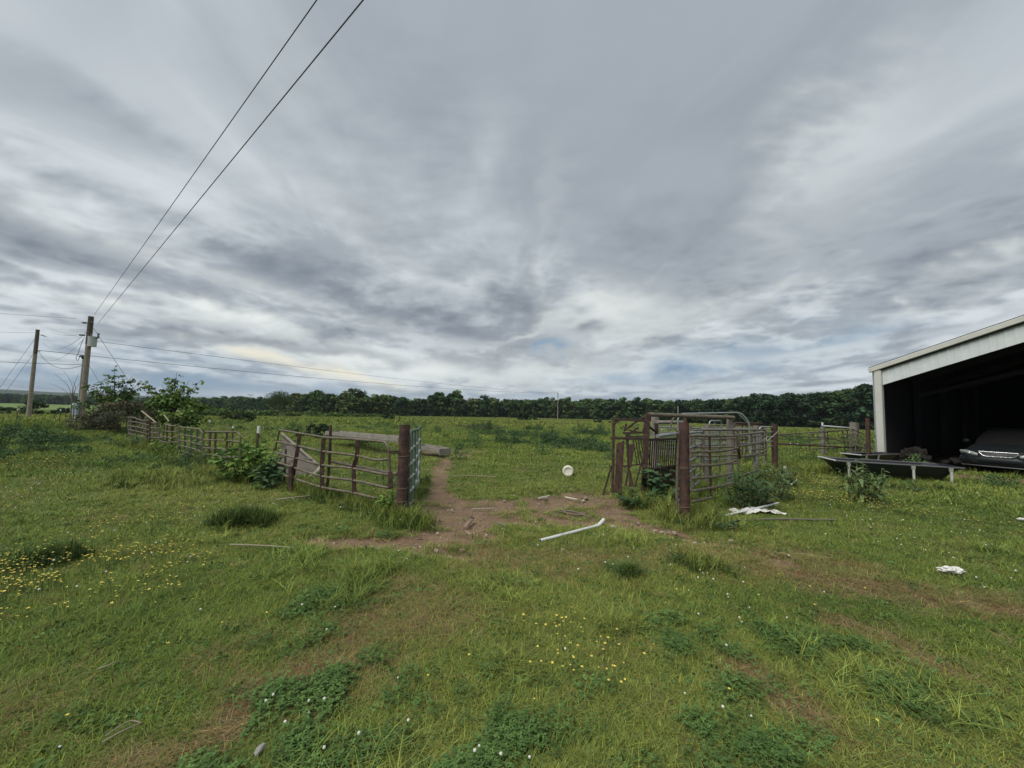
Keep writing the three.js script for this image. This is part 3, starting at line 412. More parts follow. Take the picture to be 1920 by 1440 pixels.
// ---------------------------------------------------------------- the barn at the right
const barnAt = (a, b, y) => V(BK.x + BA.x * a + BB.x * b, BFLOOR + y, BK.z + BA.z * a + BB.z * b);
{
  const EAVE = 3.62 - BFLOOR, SL = 0.356, RIDGE = BW / 2, yTop = (a) => EAVE + SL * (RIDGE - Math.abs(a - RIDGE));
  const o = thing('barn', 'open fronted metal barn with white gable band and black interior', 'barn', barnAt(0, 0, 0)), beamB = (a0, b0, y0, a1, b1, y1, w, h, up) => beam(barnAt(a0, b0, y0), barnAt(a1, b1, y1), w, h, up);
  const wave = (len, y0, y1, put, step = 0.1016) => {         // ribbed sheet, put(along, height, outward)
    const pos = [], uv = [], idx = [], n = Math.round(len / step * 4);
    for (let i = 0; i <= n; i++) { const s = i / n * len, k = i % 8, out = k < 6 ? 0 : 0.009; for (const [f, q] of [[0, out], [1, out], [1, out - 0.012], [0, out - 0.012]]) { const p = put(s, f ? y1(s) : y0(s), q); pos.push(p.x, p.y, p.z); uv.push(s, f); } }
    for (let i = 0; i < n; i++) for (const [a, b] of [[0, 1], [2, 3]]) { const q = i * 4; idx.push(q + a, q + 4 + a, q + b, q + b, q + 4 + a, q + 4 + b); }
    return geom(pos, uv, idx);
  };
  // gable band: sheets side by side
  for (let a = 0.23; a < BW - 0.35; a += 0.93) { const a1 = Math.min(a + 0.927, BW - 0.3), g = (s) => a + s; part(o, 'band_panel', wave(a1 - a, (s) => yTop(g(s)) - 0.74, (s) => yTop(g(s)) - 0.2, (s, y, q) => barnAt(a + s, -0.03 - q, y)), M.white); }
  for (const [a0, a1] of [[-0.14, RIDGE], [RIDGE, BW + 0.14]]) {
    const up = a0 < 1 ? 1 : -1, y0 = yTop(Math.abs(a0)) - (a0 < 0 ? 0.1 : 0), ya = a0 < 0 ? EAVE - 0.14 * SL : yTop(RIDGE), yb = a0 < 0 ? yTop(RIDGE) : EAVE - 0.14 * SL;
    part(o, 'rake_trim', beamB(a0, -0.1, ya - 0.04, a1, -0.1, yb - 0.04, 0.12, 0.17), M.cream);
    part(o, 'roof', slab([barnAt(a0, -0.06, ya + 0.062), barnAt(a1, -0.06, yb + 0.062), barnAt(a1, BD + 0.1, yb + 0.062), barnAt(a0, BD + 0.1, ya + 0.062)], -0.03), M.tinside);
    part(o, 'soffit_trim', beamB(a0 + 0.16, -0.075, ya + (up > 0 ? 0.06 : -0.06) - 0.185, a1 - 0.01, -0.075, yb - 0.185, 0.045, 0.035), M.dark);
    for (const b of [0.35, 3.9, 7.5, 11.2]) part(o, 'rafter', beamB(a0 + 0.2, b, ya - 0.22, a1, b, yb - 0.18, 0.16, 0.26), M.tinside);
  }
  for (const a of [0.11, BW - 0.11]) part(o, 'corner_post', beamB(a, 0.0, -0.15, a, 0, EAVE - 0.1, 0.22, 0.24, BB), M.cream);
  for (const b of [0.02, 0.5]) part(o, 'corner_trim', beamB(-0.03, b, 0, -0.03, b + (b > 0.3 ? 0 : 0), EAVE - 0.1, 0.06, 0.1, BB), M.steelgrey);
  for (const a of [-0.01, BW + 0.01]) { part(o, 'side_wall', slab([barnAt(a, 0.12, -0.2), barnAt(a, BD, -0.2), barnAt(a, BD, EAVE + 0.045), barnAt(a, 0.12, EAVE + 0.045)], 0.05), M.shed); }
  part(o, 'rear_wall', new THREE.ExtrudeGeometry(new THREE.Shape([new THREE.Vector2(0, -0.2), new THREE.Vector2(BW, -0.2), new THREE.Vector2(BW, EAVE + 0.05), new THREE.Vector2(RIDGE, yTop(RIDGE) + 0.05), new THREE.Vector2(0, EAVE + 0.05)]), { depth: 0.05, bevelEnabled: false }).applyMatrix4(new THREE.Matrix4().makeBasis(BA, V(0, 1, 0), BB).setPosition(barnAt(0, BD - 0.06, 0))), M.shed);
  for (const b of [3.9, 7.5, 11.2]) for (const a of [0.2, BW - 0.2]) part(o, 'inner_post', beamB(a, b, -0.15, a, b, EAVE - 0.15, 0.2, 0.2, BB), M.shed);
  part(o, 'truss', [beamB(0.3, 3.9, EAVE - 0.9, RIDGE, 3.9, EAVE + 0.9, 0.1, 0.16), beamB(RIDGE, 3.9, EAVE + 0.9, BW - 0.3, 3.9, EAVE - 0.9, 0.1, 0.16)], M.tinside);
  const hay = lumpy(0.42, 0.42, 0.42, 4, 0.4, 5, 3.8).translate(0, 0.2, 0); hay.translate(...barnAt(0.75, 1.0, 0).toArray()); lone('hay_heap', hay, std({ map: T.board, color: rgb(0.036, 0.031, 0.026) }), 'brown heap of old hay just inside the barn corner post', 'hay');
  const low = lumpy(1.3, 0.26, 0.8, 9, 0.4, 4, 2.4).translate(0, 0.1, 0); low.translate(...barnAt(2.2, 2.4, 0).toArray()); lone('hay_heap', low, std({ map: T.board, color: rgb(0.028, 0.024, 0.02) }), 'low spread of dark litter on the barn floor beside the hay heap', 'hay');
}

// ---------------------------------------------------------------- the dark car under the barn roof
{
  const nose = barnAt(2.86, 0.22, 0), o = thing('parked_car', 'black saloon car with chrome framed grille parked in the open barn', 'car', nose); o.rotation.y = Math.atan2(-BB.x, -BB.z);
  const paint = new THREE.MeshPhysicalMaterial({ color: rgb(0.008, 0.012, 0.014), roughness: 0.6, clearcoat: 0.25, clearcoatRoughness: 0.3, specularIntensity: 0.4, side: THREE.DoubleSide }), glass = std({ color: rgb(0.018, 0.019, 0.018), roughness: 0.35 }), chrome = std({ color: rgb(0.6, 0.61, 0.62), roughness: 0.22, metalness: 0.9 }), rubber = std({ color: rgb(0.015, 0.015, 0.016) }), lens = new THREE.MeshPhysicalMaterial({ color: rgb(0.27, 0.28, 0.27), roughness: 0.3, clearcoat: 0.8, side: THREE.DoubleSide });
  // local axes: x across, y up, z forward with the front of the car at z = 0
  const loft = (rows, seg = 28, e = 3.2) => { const pos = [], uv = [], idx = []; rows.forEach(([z, w, y0, y1], r) => { for (let k = 0; k <= seg; k++) { const a = k / seg * Math.PI * 2, c = Math.cos(a), s = Math.sin(a), px = Math.sign(c) * Math.abs(c) ** (2 / e) * w, py = (y0 + y1) / 2 + Math.sign(s) * Math.abs(s) ** (2 / e) * (y1 - y0) / 2; pos.push(px, py, z); uv.push(k / seg, r); } }); const n = seg + 1; for (let r = 0; r < rows.length - 1; r++) for (let k = 0; k < seg; k++) { const a = r * n + k; idx.push(a, a + 1, a + n, a + 1, a + n + 1, a + n); } return geom(pos, uv, idx); };
  const body = local(o, 'body', loft([[-0.005, 0.1, 0.42, 0.5], [0, 0.55, 0.3, 0.62], [-0.04, 0.68, 0.26, 0.7], [-0.14, 0.8, 0.23, 0.745], [-0.35, 0.88, 0.21, 0.785], [-0.7, 0.915, 0.2, 0.83], [-1.2, 0.925, 0.2, 0.875], [-1.6, 0.925, 0.2, 0.91], [-2.6, 0.93, 0.2, 0.93], [-3.7, 0.925, 0.2, 0.95], [-4.4, 0.9, 0.22, 0.94], [-4.75, 0.84, 0.26, 0.88], [-4.88, 0.7, 0.34, 0.74], [-4.9, 0.2, 0.45, 0.6]]), paint);
  local(o, 'cabin', loft([[-1.45, 0.3, 0.86, 0.9], [-1.5, 0.74, 0.84, 0.93], [-1.75, 0.75, 0.84, 1.1], [-2.1, 0.7, 0.84, 1.33], [-2.35, 0.66, 0.84, 1.42], [-2.8, 0.65, 0.84, 1.455], [-3.3, 0.66, 0.84, 1.43], [-3.7, 0.68, 0.84, 1.3], [-4.1, 0.7, 0.84, 1.08], [-4.3, 0.6, 0.84, 0.95]], 28, 3.6), glass);
  local(o, 'cabin_roof', loft([[-2.3, 0.3, 1.4, 1.43], [-2.34, 0.62, 1.38, 1.44], [-2.8, 0.645, 1.39, 1.475], [-3.3, 0.64, 1.38, 1.45], [-3.5, 0.55, 1.36, 1.4]], 20, 3), paint);
  // hood with a lifted panel edge
  local(o, 'hood', loft([[-0.1, 0.4, 0.68, 0.735], [-0.16, 0.62, 0.7, 0.765], [-0.5, 0.72, 0.76, 0.825], [-1.1, 0.75, 0.82, 0.885], [-1.5, 0.74, 0.86, 0.92]], 24, 3), paint);
  const zAt = (x, y = 0) => -0.02 - 0.16 * Math.abs(x / 0.8) ** 3.2;
  const arc = (y, x0, x1, z, n = 14) => Array.from({ length: n + 1 }, (_, i) => { const x = lerp(x0, x1, i / n); return V(x, y, zAt(x) + z); });
  local(o, 'bumper', sweep(arc(0.43, -0.84, 0.84, 0.0, 20), 0.1, 10, true, 0.6), paint);
  local(o, 'bumper_trim', sweep(arc(0.525, -0.83, 0.83, 0.022, 20), 0.013, 6), std({ color: rgb(0.1, 0.11, 0.12), roughness: 0.3, metalness: 0.4 }));
  local(o, 'lower_lip', sweep(arc(0.24, -0.82, 0.82, 0.015, 20), 0.02, 6), std({ color: rgb(0.06, 0.06, 0.065), roughness: 0.4 }));
  const outline = [[-0.4, 0.71], [0.4, 0.71], [0.39, 0.67], [0.33, 0.59], [0.26, 0.565], [-0.26, 0.565], [-0.33, 0.59], [-0.39, 0.67]], gz = (x) => zAt(x) + 0.055, sh = new THREE.Shape(outline.map(([x, y]) => new THREE.Vector2(x, y)));
  const gr = local(o, 'grille', new THREE.ExtrudeGeometry(sh, { depth: 0.06, bevelEnabled: false }).translate(0, 0, -0.05), std({ color: rgb(0.01, 0.01, 0.011) }));
  local(gr, 'frame', sweep(outline.concat([outline[0], outline[1]]).map(([x, y]) => V(x, y, gz(x) - 0.005)), 0.011, 6), chrome);
  for (let k = 0; k < 5; k++) { const y = 0.592 + k * 0.022, w = [0.31, 0.34, 0.36, 0.375, 0.385][k]; local(gr, 'slat', sweep([V(-w, y, gz(w) - 0.01), V(0, y, gz(0) - 0.01), V(w, y, gz(w) - 0.01)], 0.0035, 5), std({ color: rgb(0.3, 0.31, 0.32), roughness: 0.3, metalness: 0.7 })); }
  local(gr, 'centre_bar', sweep([V(0, 0.57, gz(0)), V(0, 0.705, gz(0))], 0.006, 5), std({ color: rgb(0.35, 0.36, 0.37), roughness: 0.3, metalness: 0.7 }));
  for (const s of [-1, 1]) {
    const pos = [], uv = [], idx = []; for (let i = 0; i <= 10; i++) { const t = i / 10, x = lerp(0.43, 0.87, t), yc = lerp(0.59, 0.672, t ** 0.8), hh = 0.012 + 0.07 * Math.sin(Math.PI * (0.12 + 0.75 * t)) ** 0.8; for (let k = 0; k <= 6; k++) { const q = k / 3 - 1; pos.push(s * x, yc + q * hh, zAt(x) + 0.035 + 0.035 * (1 - q * q) - 0.12 * t * t); uv.push(t, q); } }
    for (let i = 0; i < 10; i++) for (let k = 0; k < 6; k++) { const a = i * 7 + k; idx.push(a, a + 7, a + 1, a + 1, a + 7, a + 8); }
    const hl = local(o, 'headlight', geom(pos, uv, idx), lens); local(hl, 'lamp_bulb', new THREE.SphereGeometry(0.045, 14, 10).scale(1, 1, 0.5).translate(s * 0.62, 0.63, zAt(0.62) + 0.055), chrome);
    for (const z of [-0.92, -3.78]) { const w = local(o, 'wheel', new THREE.TorusGeometry(0.235, 0.085, 12, 28).rotateY(Math.PI / 2).translate(s * 0.84, 0.315, z), rubber); local(w, 'rim', new THREE.CylinderGeometry(0.2, 0.2, 0.12, 20).rotateZ(Math.PI / 2).translate(s * 0.84, 0.315, z), std({ color: rgb(0.25, 0.25, 0.26), metalness: 0.6, roughness: 0.4 })); }
    local(o, 'wing_mirror', new THREE.SphereGeometry(0.09, 12, 8).scale(1.1, 0.8, 0.6).translate(s * 0.98, 0.98, -1.75), paint);
  }
}

// ---------------------------------------------------------------- troughs
function polyTrough(name, label, path, h, w, tilt, legsAt, group) {
  const [A, B] = path, o = thing(name, label, 'feed trough', A.clone().lerp(B, 0.5)), t = B.clone().sub(A), len = t.length(); t.normalize(); const s = V(0, 1, 0).cross(t).normalize(), at = (a, b, y) => A.clone().addScaledVector(t, a).addScaledVector(s, b).add(V(0, y, 0)), rimY = h, pos = [], uv = [], idx = [];
  const prof = [[-w / 2, rimY], [-w * 0.36, rimY * 0.55], [-w * 0.2, rimY * 0.2], [w * 0.2, rimY * 0.2], [w * 0.36, rimY * 0.55], [w / 2, rimY]], rows = [[0, 1], [0.34, 0.02], [0.36, 0], [len - 0.36, 0], [len - 0.34, 0.02], [len, 1]];
  for (const [a, up] of rows) for (const [b, y] of prof) { pos.push(...at(a, b, lerp(y, rimY, up)).toArray()); uv.push(a, b); }
  for (let i = 0; i < rows.length - 1; i++) for (let k = 0; k < 5; k++) { const a = i * 6 + k; idx.push(a, a + 6, a + 1, a + 1, a + 6, a + 7); }
  part(o, 'basin', geom(pos, uv, idx), M.poly); const rim = (mat, a, b) => part(o, 'rim', beam(a, b, 0.05, 0.028), mat);
  const grey = std({ color: rgb(0.13, 0.13, 0.14), roughness: 0.4 });
  rim(grey, at(0, w / 2, rimY), at(len, w / 2, rimY)); rim(grey, at(0, -w / 2, rimY), at(len, -w / 2, rimY)); rim(M.pvc, at(0, -w / 2 - 0.02, rimY + 0.012), at(0, w / 2 + 0.02, rimY + 0.012)); rim(M.poly, at(len, -w / 2, rimY + 0.002), at(len, w / 2, rimY + 0.002));
  for (const a of legsAt) for (const q of [-1, 1]) part(o, 'leg', [beam(at(a, q * (w / 2 + 0.01), rimY - 0.02), at(a + 0.02, q * (w / 2 - 0.02), rimY - 0.1), 0.09, 0.03, s), beam(at(a + 0.02, q * (w / 2 - 0.02), rimY - 0.09), at(a + 0.04, q * (w / 2 - 0.05), -0.05), 0.05, 0.03, s)], M.cream);
  return o;
}
{
  const a = drop(P(1550, 880, 11.25)), b = drop(P(1782, 896, 10.45)); a.y = terrain(a.x, a.z) - 0.02; b.y = a.y - 0.03;
  polyTrough('feed_trough', 'long black plastic feed trough on white legs before the barn', [a, b], 0.5, 0.95, 0, [0.11, 0.62, 0.9].map((k) => k * a.distanceTo(b)));
  const c = S(1596, 13.6), d = S(1668, 14.4); polyTrough('feed_trough', 'short black trough behind the long one, beside the barn post', [c, d], 0.42, 0.6, 0, [0.3, 1.0]);
}
function bunk(name, label, A, B, hA, hB, w) {               // a grey board trough on pale legs
  const o = thing(name, label, 'feed bunk', A.clone().lerp(B, 0.5)), t = B.clone().sub(A), len = t.length(); t.normalize(); const s = V(0, 1, 0).cross(t).normalize(), at = (a, b, y) => A.clone().addScaledVector(t, a).addScaledVector(s, b).add(V(0, y, 0)), H = (a) => lerp(hA, hB, a / len);
  for (const q of [-1, 1]) part(o, 'side_board', slab([at(0, q * w / 2, H(0) - 0.15), at(len, q * w / 2, H(len) - 0.15), at(len, q * w / 2, H(len)), at(0, q * w / 2, H(0))], 0.035), M.board);
  part(o, 'bottom_board', slab([at(0, w / 2, H(0) - 0.16), at(len, w / 2, H(len) - 0.16), at(len, -w / 2, H(len) - 0.16), at(0, -w / 2, H(0) - 0.16)], 0.03), M.board);
  for (const a of [0, len]) part(o, 'end_board', slab([at(a, -w / 2, H(a) - 0.2), at(a, w / 2, H(a) - 0.2), at(a, w / 2, H(a)), at(a, -w / 2, H(a))], 0.035), M.board);
  for (let a = 0.35; a < len; a += 0.95) for (const q of [-1, 1]) part(o, 'leg', beam(at(a, q * (w / 2 + 0.03), H(a) - 0.02), at(a, q * (w / 2 + 0.03), -0.05), 0.07, 0.05), M.cream);
}
bunk('feed_bunk', 'long grey board feed bunk running behind the leaning brown gate', S(622, 17), S(760, 13.2), 0.62, 0.68, 0.6);
bunk('feed_bunk', 'short weathered feed bunk by the dirt path behind the open gate', S(786, 14.3), S(834, 13.6), 0.36, 0.3, 0.5);
{ // tipped boards behind the leaning gate
  const o = thing('tipped_bunk', 'weathered plywood feed bunk tipped on its side behind the leaning gate', 'feed bunk', S(570, 9.6)), c = (x, y, d) => P(x, y, d), paleWood = std({ map: T.board, color: rgb(1.2, 1.16, 1.05) });
  part(o, 'plywood_sheet', slab([c(519, 876, 9.2), c(570, 904, 9.2), c(600, 876, 9.9), c(530, 815, 9.9)], 0.03), std({ map: T.board, color: rgb(0.5, 0.48, 0.44), ...bump(T.board, 0.006) }));
  part(o, 'edge_rail', beam(c(528, 812, 9.85), c(602, 876, 9.85), 0.05, 0.04), paleWood); part(o, 'edge_rail', beam(c(574, 902, 9.15), c(602, 876, 9.85), 0.09, 0.05), paleWood); part(o, 'cross_board', beam(c(553, 858, 9.3), c(586, 861, 9.6), 0.1, 0.03), M.board);
}

// ---------------------------------------------------------------- poles and wires
function utilityPole(label, px, d, topPy, r0, r1, dark) {
  const b = S(px, d), h = (horizonY(px) - topPy) * d / F + 1.68 - b.y, o = thing('utility_pole', label, 'utility pole', b);
  part(o, 'shaft', sweep([V(b.x, b.y - 0.3, b.z), V(b.x, b.y + h * 0.5, b.z), V(b.x, b.y + h, b.z)], [r0, (r0 + r1) / 2, r1], 12), M.pole); return { o, b, h, top: V(b.x, b.y + h, b.z) };
}
const insulator = (a, b, n = 4, r = 0.06) => { const g = [sweep([a, b], 0.018, 5)]; for (let i = 0; i < n; i++) { const p = a.clone().lerp(b, 0.3 + 0.5 * i / n), q = a.clone().lerp(b, 0.33 + 0.5 * i / n); g.push(sweep([p, q], [r, r * 0.7], 8)); } return g; };
const poleA = utilityPole('near grey utility pole carrying the transformer and a meter box', 151, 32, 592, 0.21, 0.165), poleB = utilityPole('bare leaning looking tan utility pole left of the transformer pole', 53, 50, 617, 0.23, 0.17), poleC = utilityPole('pale utility pole far out in the field before the woods', 1045.5, 148, 736, 0.19, 0.14);
{
  const { o, b, h } = poleA, at = (dx, y, dz = 0) => V(b.x + dx, b.y + y, b.z + dz), topDark = std({ map: T.pole, color: rgb(0.33, 0.3, 0.3) });
  part(o, 'pole_top', sweep([at(0, h - 2.3), at(0, h + 0.02)], [0.192, 0.178], 12), topDark);
  const tk = part(o, 'transformer', [new THREE.CylinderGeometry(0.29, 0.27, 0.78, 20).translate(...at(0.42, h - 2.15, 0.1).toArray()), new THREE.CylinderGeometry(0.305, 0.3, 0.07, 20).translate(...at(0.42, h - 1.73, 0.1).toArray())], M.tank);
  part(tk, 'bushing', sweep([at(0.3, h - 1.7, 0.1), at(0.3, h - 1.42, 0.1)], [0.06, 0.045], 8), M.porcelain); part(tk, 'arrester', [sweep([at(0.7, h - 1.85, 0.1), at(0.84, h - 1.72, 0.1)], 0.03, 6), sweep([at(0.86, h - 1.85, 0.1), at(0.88, h - 1.4, 0.1)], 0.065, 8)], M.porcelain);
  part(tk, 'bracket', beam(at(0.05, h - 2.2), at(0.3, h - 2.2, 0.1), 0.1, 0.3), M.steelgrey);
  part(o, 'conduit', sweep([at(-0.24, 0.5, 0.12), at(-0.22, h - 3.6, 0.1)], 0.045, 7), M.steelgrey); part(o, 'weather_head', sweep(smooth([at(-0.22, h - 3.6, 0.1), at(-0.28, h - 3.35, 0.12), at(-0.5, h - 3.4, 0.14)]), [0.06, 0.09, 0.11, 0.11, 0.1, 0.09, 0.08, 0.06, 0.05], 7), M.dark);
  const mb = part(o, 'meter_box', [beam(at(-0.24, 0.75, 0.3), at(-0.24, 1.72, 0.3), 0.52, 0.2, V(0, 0, 1), 0.02)], std({ color: rgb(0.3, 0.34, 0.38), roughness: 0.5, metalness: 0.2 })); part(mb, 'meter_glass', new THREE.CylinderGeometry(0.13, 0.14, 0.12, 18).rotateX(Math.PI / 2).translate(...at(-0.34, 1.5, 0.44).toArray()), std({ color: rgb(0.55, 0.57, 0.55), roughness: 0.2 })); part(mb, 'meter_pipe', sweep([at(-0.2, 0.8, 0.3), at(-0.2, -0.2, 0.3)], 0.04, 7), M.cream);
  part(o, 'drip_loop', sweep(smooth([at(-0.3, h - 1.9, 0.1), at(-0.42, h - 2.3, 0.15), at(-0.62, h - 3.2, 0.15), at(-0.75, h - 3.55, 0.15), at(-0.6, h - 3.75, 0.15), at(-0.46, h - 3.4, 0.14)], 5), 0.018, 5), M.wire);
  part(o, 'insulator', insulator(at(-0.15, h - 0.55), at(-0.85, h - 0.5), 4, 0.075), M.porcelain); part(o, 'insulator', insulator(at(-0.15, h - 1.6), at(-1.1, h - 1.55), 4, 0.075), M.porcelain); part(o, 'insulator', insulator(at(0.15, h - 0.6), at(0.45, h - 0.45, 0.3), 3, 0.06), M.porcelain);
}
part(poleB.o, 'pole_top', sweep([V(poleB.b.x, poleB.b.y + poleB.h - 3.2, poleB.b.z), V(poleB.b.x, poleB.b.y + poleB.h + 0.02, poleB.b.z)], [0.2, 0.182], 12), std({ map: T.pole, color: rgb(0.42, 0.36, 0.34) }));
part(poleB.o, 'insulator', insulator(V(poleB.b.x + 0.18, poleB.b.y + poleB.h - 0.6, poleB.b.z), V(poleB.b.x + 1.5, poleB.b.y + poleB.h - 0.95, poleB.b.z), 3, 0.08), M.porcelain);
part(poleB.o, 'insulator', insulator(V(poleB.b.x + 0.15, poleB.b.y + poleB.h - 2.8, poleB.b.z), V(poleB.b.x + 0.75, poleB.b.y + poleB.h - 2.8, poleB.b.z), 2, 0.08), M.porcelain);
function wire(label, a, b, sag, r, name = 'overhead_wire') { const n = 26, pts = []; for (let i = 0; i <= n; i++) { const t = i / n; pts.push(a.clone().lerp(b, t).add(V(0, -4 * sag * t * (1 - t), 0))); } return lone(name, sweep(pts, r, 5), M.wire, label, name === 'guy_wire' ? 'guy wire' : 'wire'); }
{
  const A = poleA, B = poleB, C = poleC, pa = (px, py) => P(px, py, A.b.z * -1), pb = (px, py) => P(px, py, B.b.z * -1);
  const beyond = (s, px, py, h, k) => { const r = ray(px, py), q = r.multiplyScalar(h / r.y).add(camera.position); return q.add(q.clone().sub(s).multiplyScalar(k)); };
  const sA = pa(177, 590), sB = pa(184, 606);
  wire('upper of the two wires running overhead from the pole top', sA, beyond(sA, 594, 0, 8.2, 0.9), 0.0, 0.0115); wire('lower, thicker of the two wires running overhead from the pole', sB, beyond(sB, 681, 0, 7.3, 0.9), 0.0, 0.0125);
  wire('wire from the insulator at the near pole top to the picture edge', pa(142, 597), P(-260, 560, 40), 0.2, 0.012); wire('wire running left from the top of the tan pole', pb(72, 624), P(-260, 606, 58), 0.3, 0.016); wire('wire between the tan pole top and the transformer', pb(95, 624), pa(142, 629), 0.1, 0.012);
  wire('low thick wire running left from the middle of the near pole', pa(156, 684), P(-260, 659, 40), 0.2, 0.02); wire('long sagging wire from the tan pole across to the far field pole', pb(73, 657), V(C.top.x, C.top.y - 0.3, C.top.z), 1.2, 0.03); wire('faint upper wire from the near pole to the far field pole', pa(182, 640), V(C.top.x, C.top.y - 0.1, C.top.z), 0.8, 0.017);
  wire('slack cable drooping between the tan pole and the near pole', pb(73, 660), pa(157, 684), 1.05, 0.02); wire('slack thin lead from the near pole head to the tan pole insulator', pa(165, 620), pb(80, 642), 1.2, 0.012); wire('second slack lead, from the weather head down to the tan pole', pa(157, 636), pb(76, 668), 1.1, 0.01);
  wire('guy wire from the near pole head down past the thicket', pa(172, 610), S(292, 30).add(V(0, 0.3, 0)), 0, 0.016, 'guy_wire'); wire('lower short guy wire from the near pole into the small tree', pa(166, 684), S(232, 30).add(V(0, 0.3, 0)), 0, 0.014, 'guy_wire'); wire('guy wire from the tan pole top to the picture edge', pb(71, 627), S(-40, 49), 0, 0.016, 'guy_wire'); wire('lower guy wire from the tan pole to the picture edge', pb(68, 656), S(-24, 50), 0, 0.016, 'guy_wire'); wire('thin ground lead hanging beside the near pole shaft', pa(153, 690), S(143, 32), 0, 0.009);
  lone('marker_pole', sweep([S(1271.5, 120), S(1271.5, 120).add(V(0, 5.7, 0))], [0.09, 0.06], 8), M.pvc, 'thin white pole standing far behind the cattle pen', 'pole');
}

// ---------------------------------------------------------------- stakes
function stake(label, at, h, tip, group, r = 0.022, mat = M.rust, tipH = 0.13) { const o = thing('fence_stake', label, 'fence stake', at, group); const lx = (noise(at.x * 3, at.z) * 0.08), top = at.clone().add(V(lx, h, 0)); part(o, 'shaft', beam(at.clone().add(V(0, -0.1, 0)), top, r * 1.6, r * 1.6, V(0, 0, 1)), mat); if (tip) part(o, 'tip', beam(top.clone().add(V(0, -tipH, 0.002)), top.clone().add(V(lx * 0.1, 0.012, 0.002)), r * 2.4, r * 2.4, V(0, 0, 1)), M.pvc); return o; }
stake('white tipped stake among weeds at the picture edge left of the poles', S(30, 30), 1.15, true); stake('white tipped stake, the outer one left of the meter box', S(111, 30), 1.15, true); stake('white tipped stake, tallest of the three left of the meter box', S(121.5, 31), 1.4, true); stake('white tipped stake nearest the meter box', S(129.5, 29.5), 1.2, true);
stake('dark stake without white tip beside the meter box', S(136, 28), 1.25, false); stake('white topped stake standing behind the bright leafy weed', S(477, 9.9), 1.13, true, null, 0.025, M.rust, 0.17); stake('thin white tipped stake behind the panel with five rails', S(390, 12.6), 1.13, true, null, 0.016, M.oldpipe, 0.06); stake('dark stake with pale tip by the right upright of the five rail panel', S(434, 12.2), 0.98, true, null, 0.02, M.rust, 0.06);
{ const R = rng(81), spotsX = [[768, 60], [790, 62], [842, 58], [852, 52], [928, 55], [954, 50], [982, 48], [1013, 47], [1084, 46], [1127, 46]]; spotsX.forEach(([px, d]) => stake('thin rusty stake of the wire fence across the middle of the field', S(px, d), 0.95 + R() * 0.25, false, 'stakes of the far wire fence', 0.03)); stake('thick brown stake of the far fence, above the open gate', S(749, 56), 1.7, false, null, 0.06, M.rust);
  for (let i = 0; i < 2; i++) { const pts = spotsX.map(([px, d]) => S(px, d).add(V(0, 0.5 + i * 0.4, 0))); lone('fence_wire', sweep(pts, 0.007, 4), M.wire, i ? 'upper strand of wire on the stakes across the field' : 'lower strand of wire on the stakes across the field', 'wire'); } }
lone('fallen_rail', sweep([S(853, 34).add(V(0, 0.35, 0)), S(945, 33).add(V(0, 0.3, 0))], 0.03, 6), M.rust, 'rusty rail lying low across the weeds in the middle field', 'rail'); lone('fallen_rail', sweep([S(872, 33.2).add(V(0, 0, 0)), S(886, 33.4).add(V(0, 0.4, 0))], 0.03, 6), M.rust, 'short rusty prop under the left half of the fallen rail', 'rail'); lone('fallen_rail', sweep([S(893, 33).add(V(0, 0, 0)), S(902, 33.4).add(V(0, 0.36, 0))], 0.03, 6), M.rust, 'second short prop under the middle of the fallen rail', 'rail');

// ---------------------------------------------------------------- pipe panels and gates: every rail and upright a bar of its own, in the upright plane it stands in
function plane(list) { const inv = list.map(([x, d]) => [x, 1 / d]); return (px, py) => { let d; const n = inv.length; if (px <= inv[0][0]) { const [a, b] = inv; d = n > 1 ? lerp(a[1], b[1], (px - a[0]) / (b[0] - a[0])) : a[1]; } else if (px > inv[n - 1][0]) { const a = inv[n - 2], b = inv[n - 1]; d = lerp(a[1], b[1], (px - a[0]) / (b[0] - a[0])); } else d = along(inv, px); return P(px, py, 1 / d); }; }
function panel(name, label, category, at, bars) {           // bars: [part, material, radius, points, corner radius]
  const o = thing(name, label, category, at), dent = rng(taken.size + Math.round(at.x * 100));
  for (const [kind, mat, r, pts, corner] of bars) { let p = pts; if (corner) p = fillet(pts, corner); else if (pts.length > 2) p = smooth(pts, 4); part(o, kind, kind === 'strap' ? beam(pts[0], pts[pts.length - 1], r * 2, r * 0.7, V(0.3, 0, 1)) : sweep(p, r, 7), mat); }
  return o;
}
const zoomed = (x0, y0, s, pl) => (...xy) => { const out = []; for (let i = 0; i < xy.length; i += 2) out.push(pl(x0 + xy[i] / s, y0 + xy[i + 1] / s)); return out; };
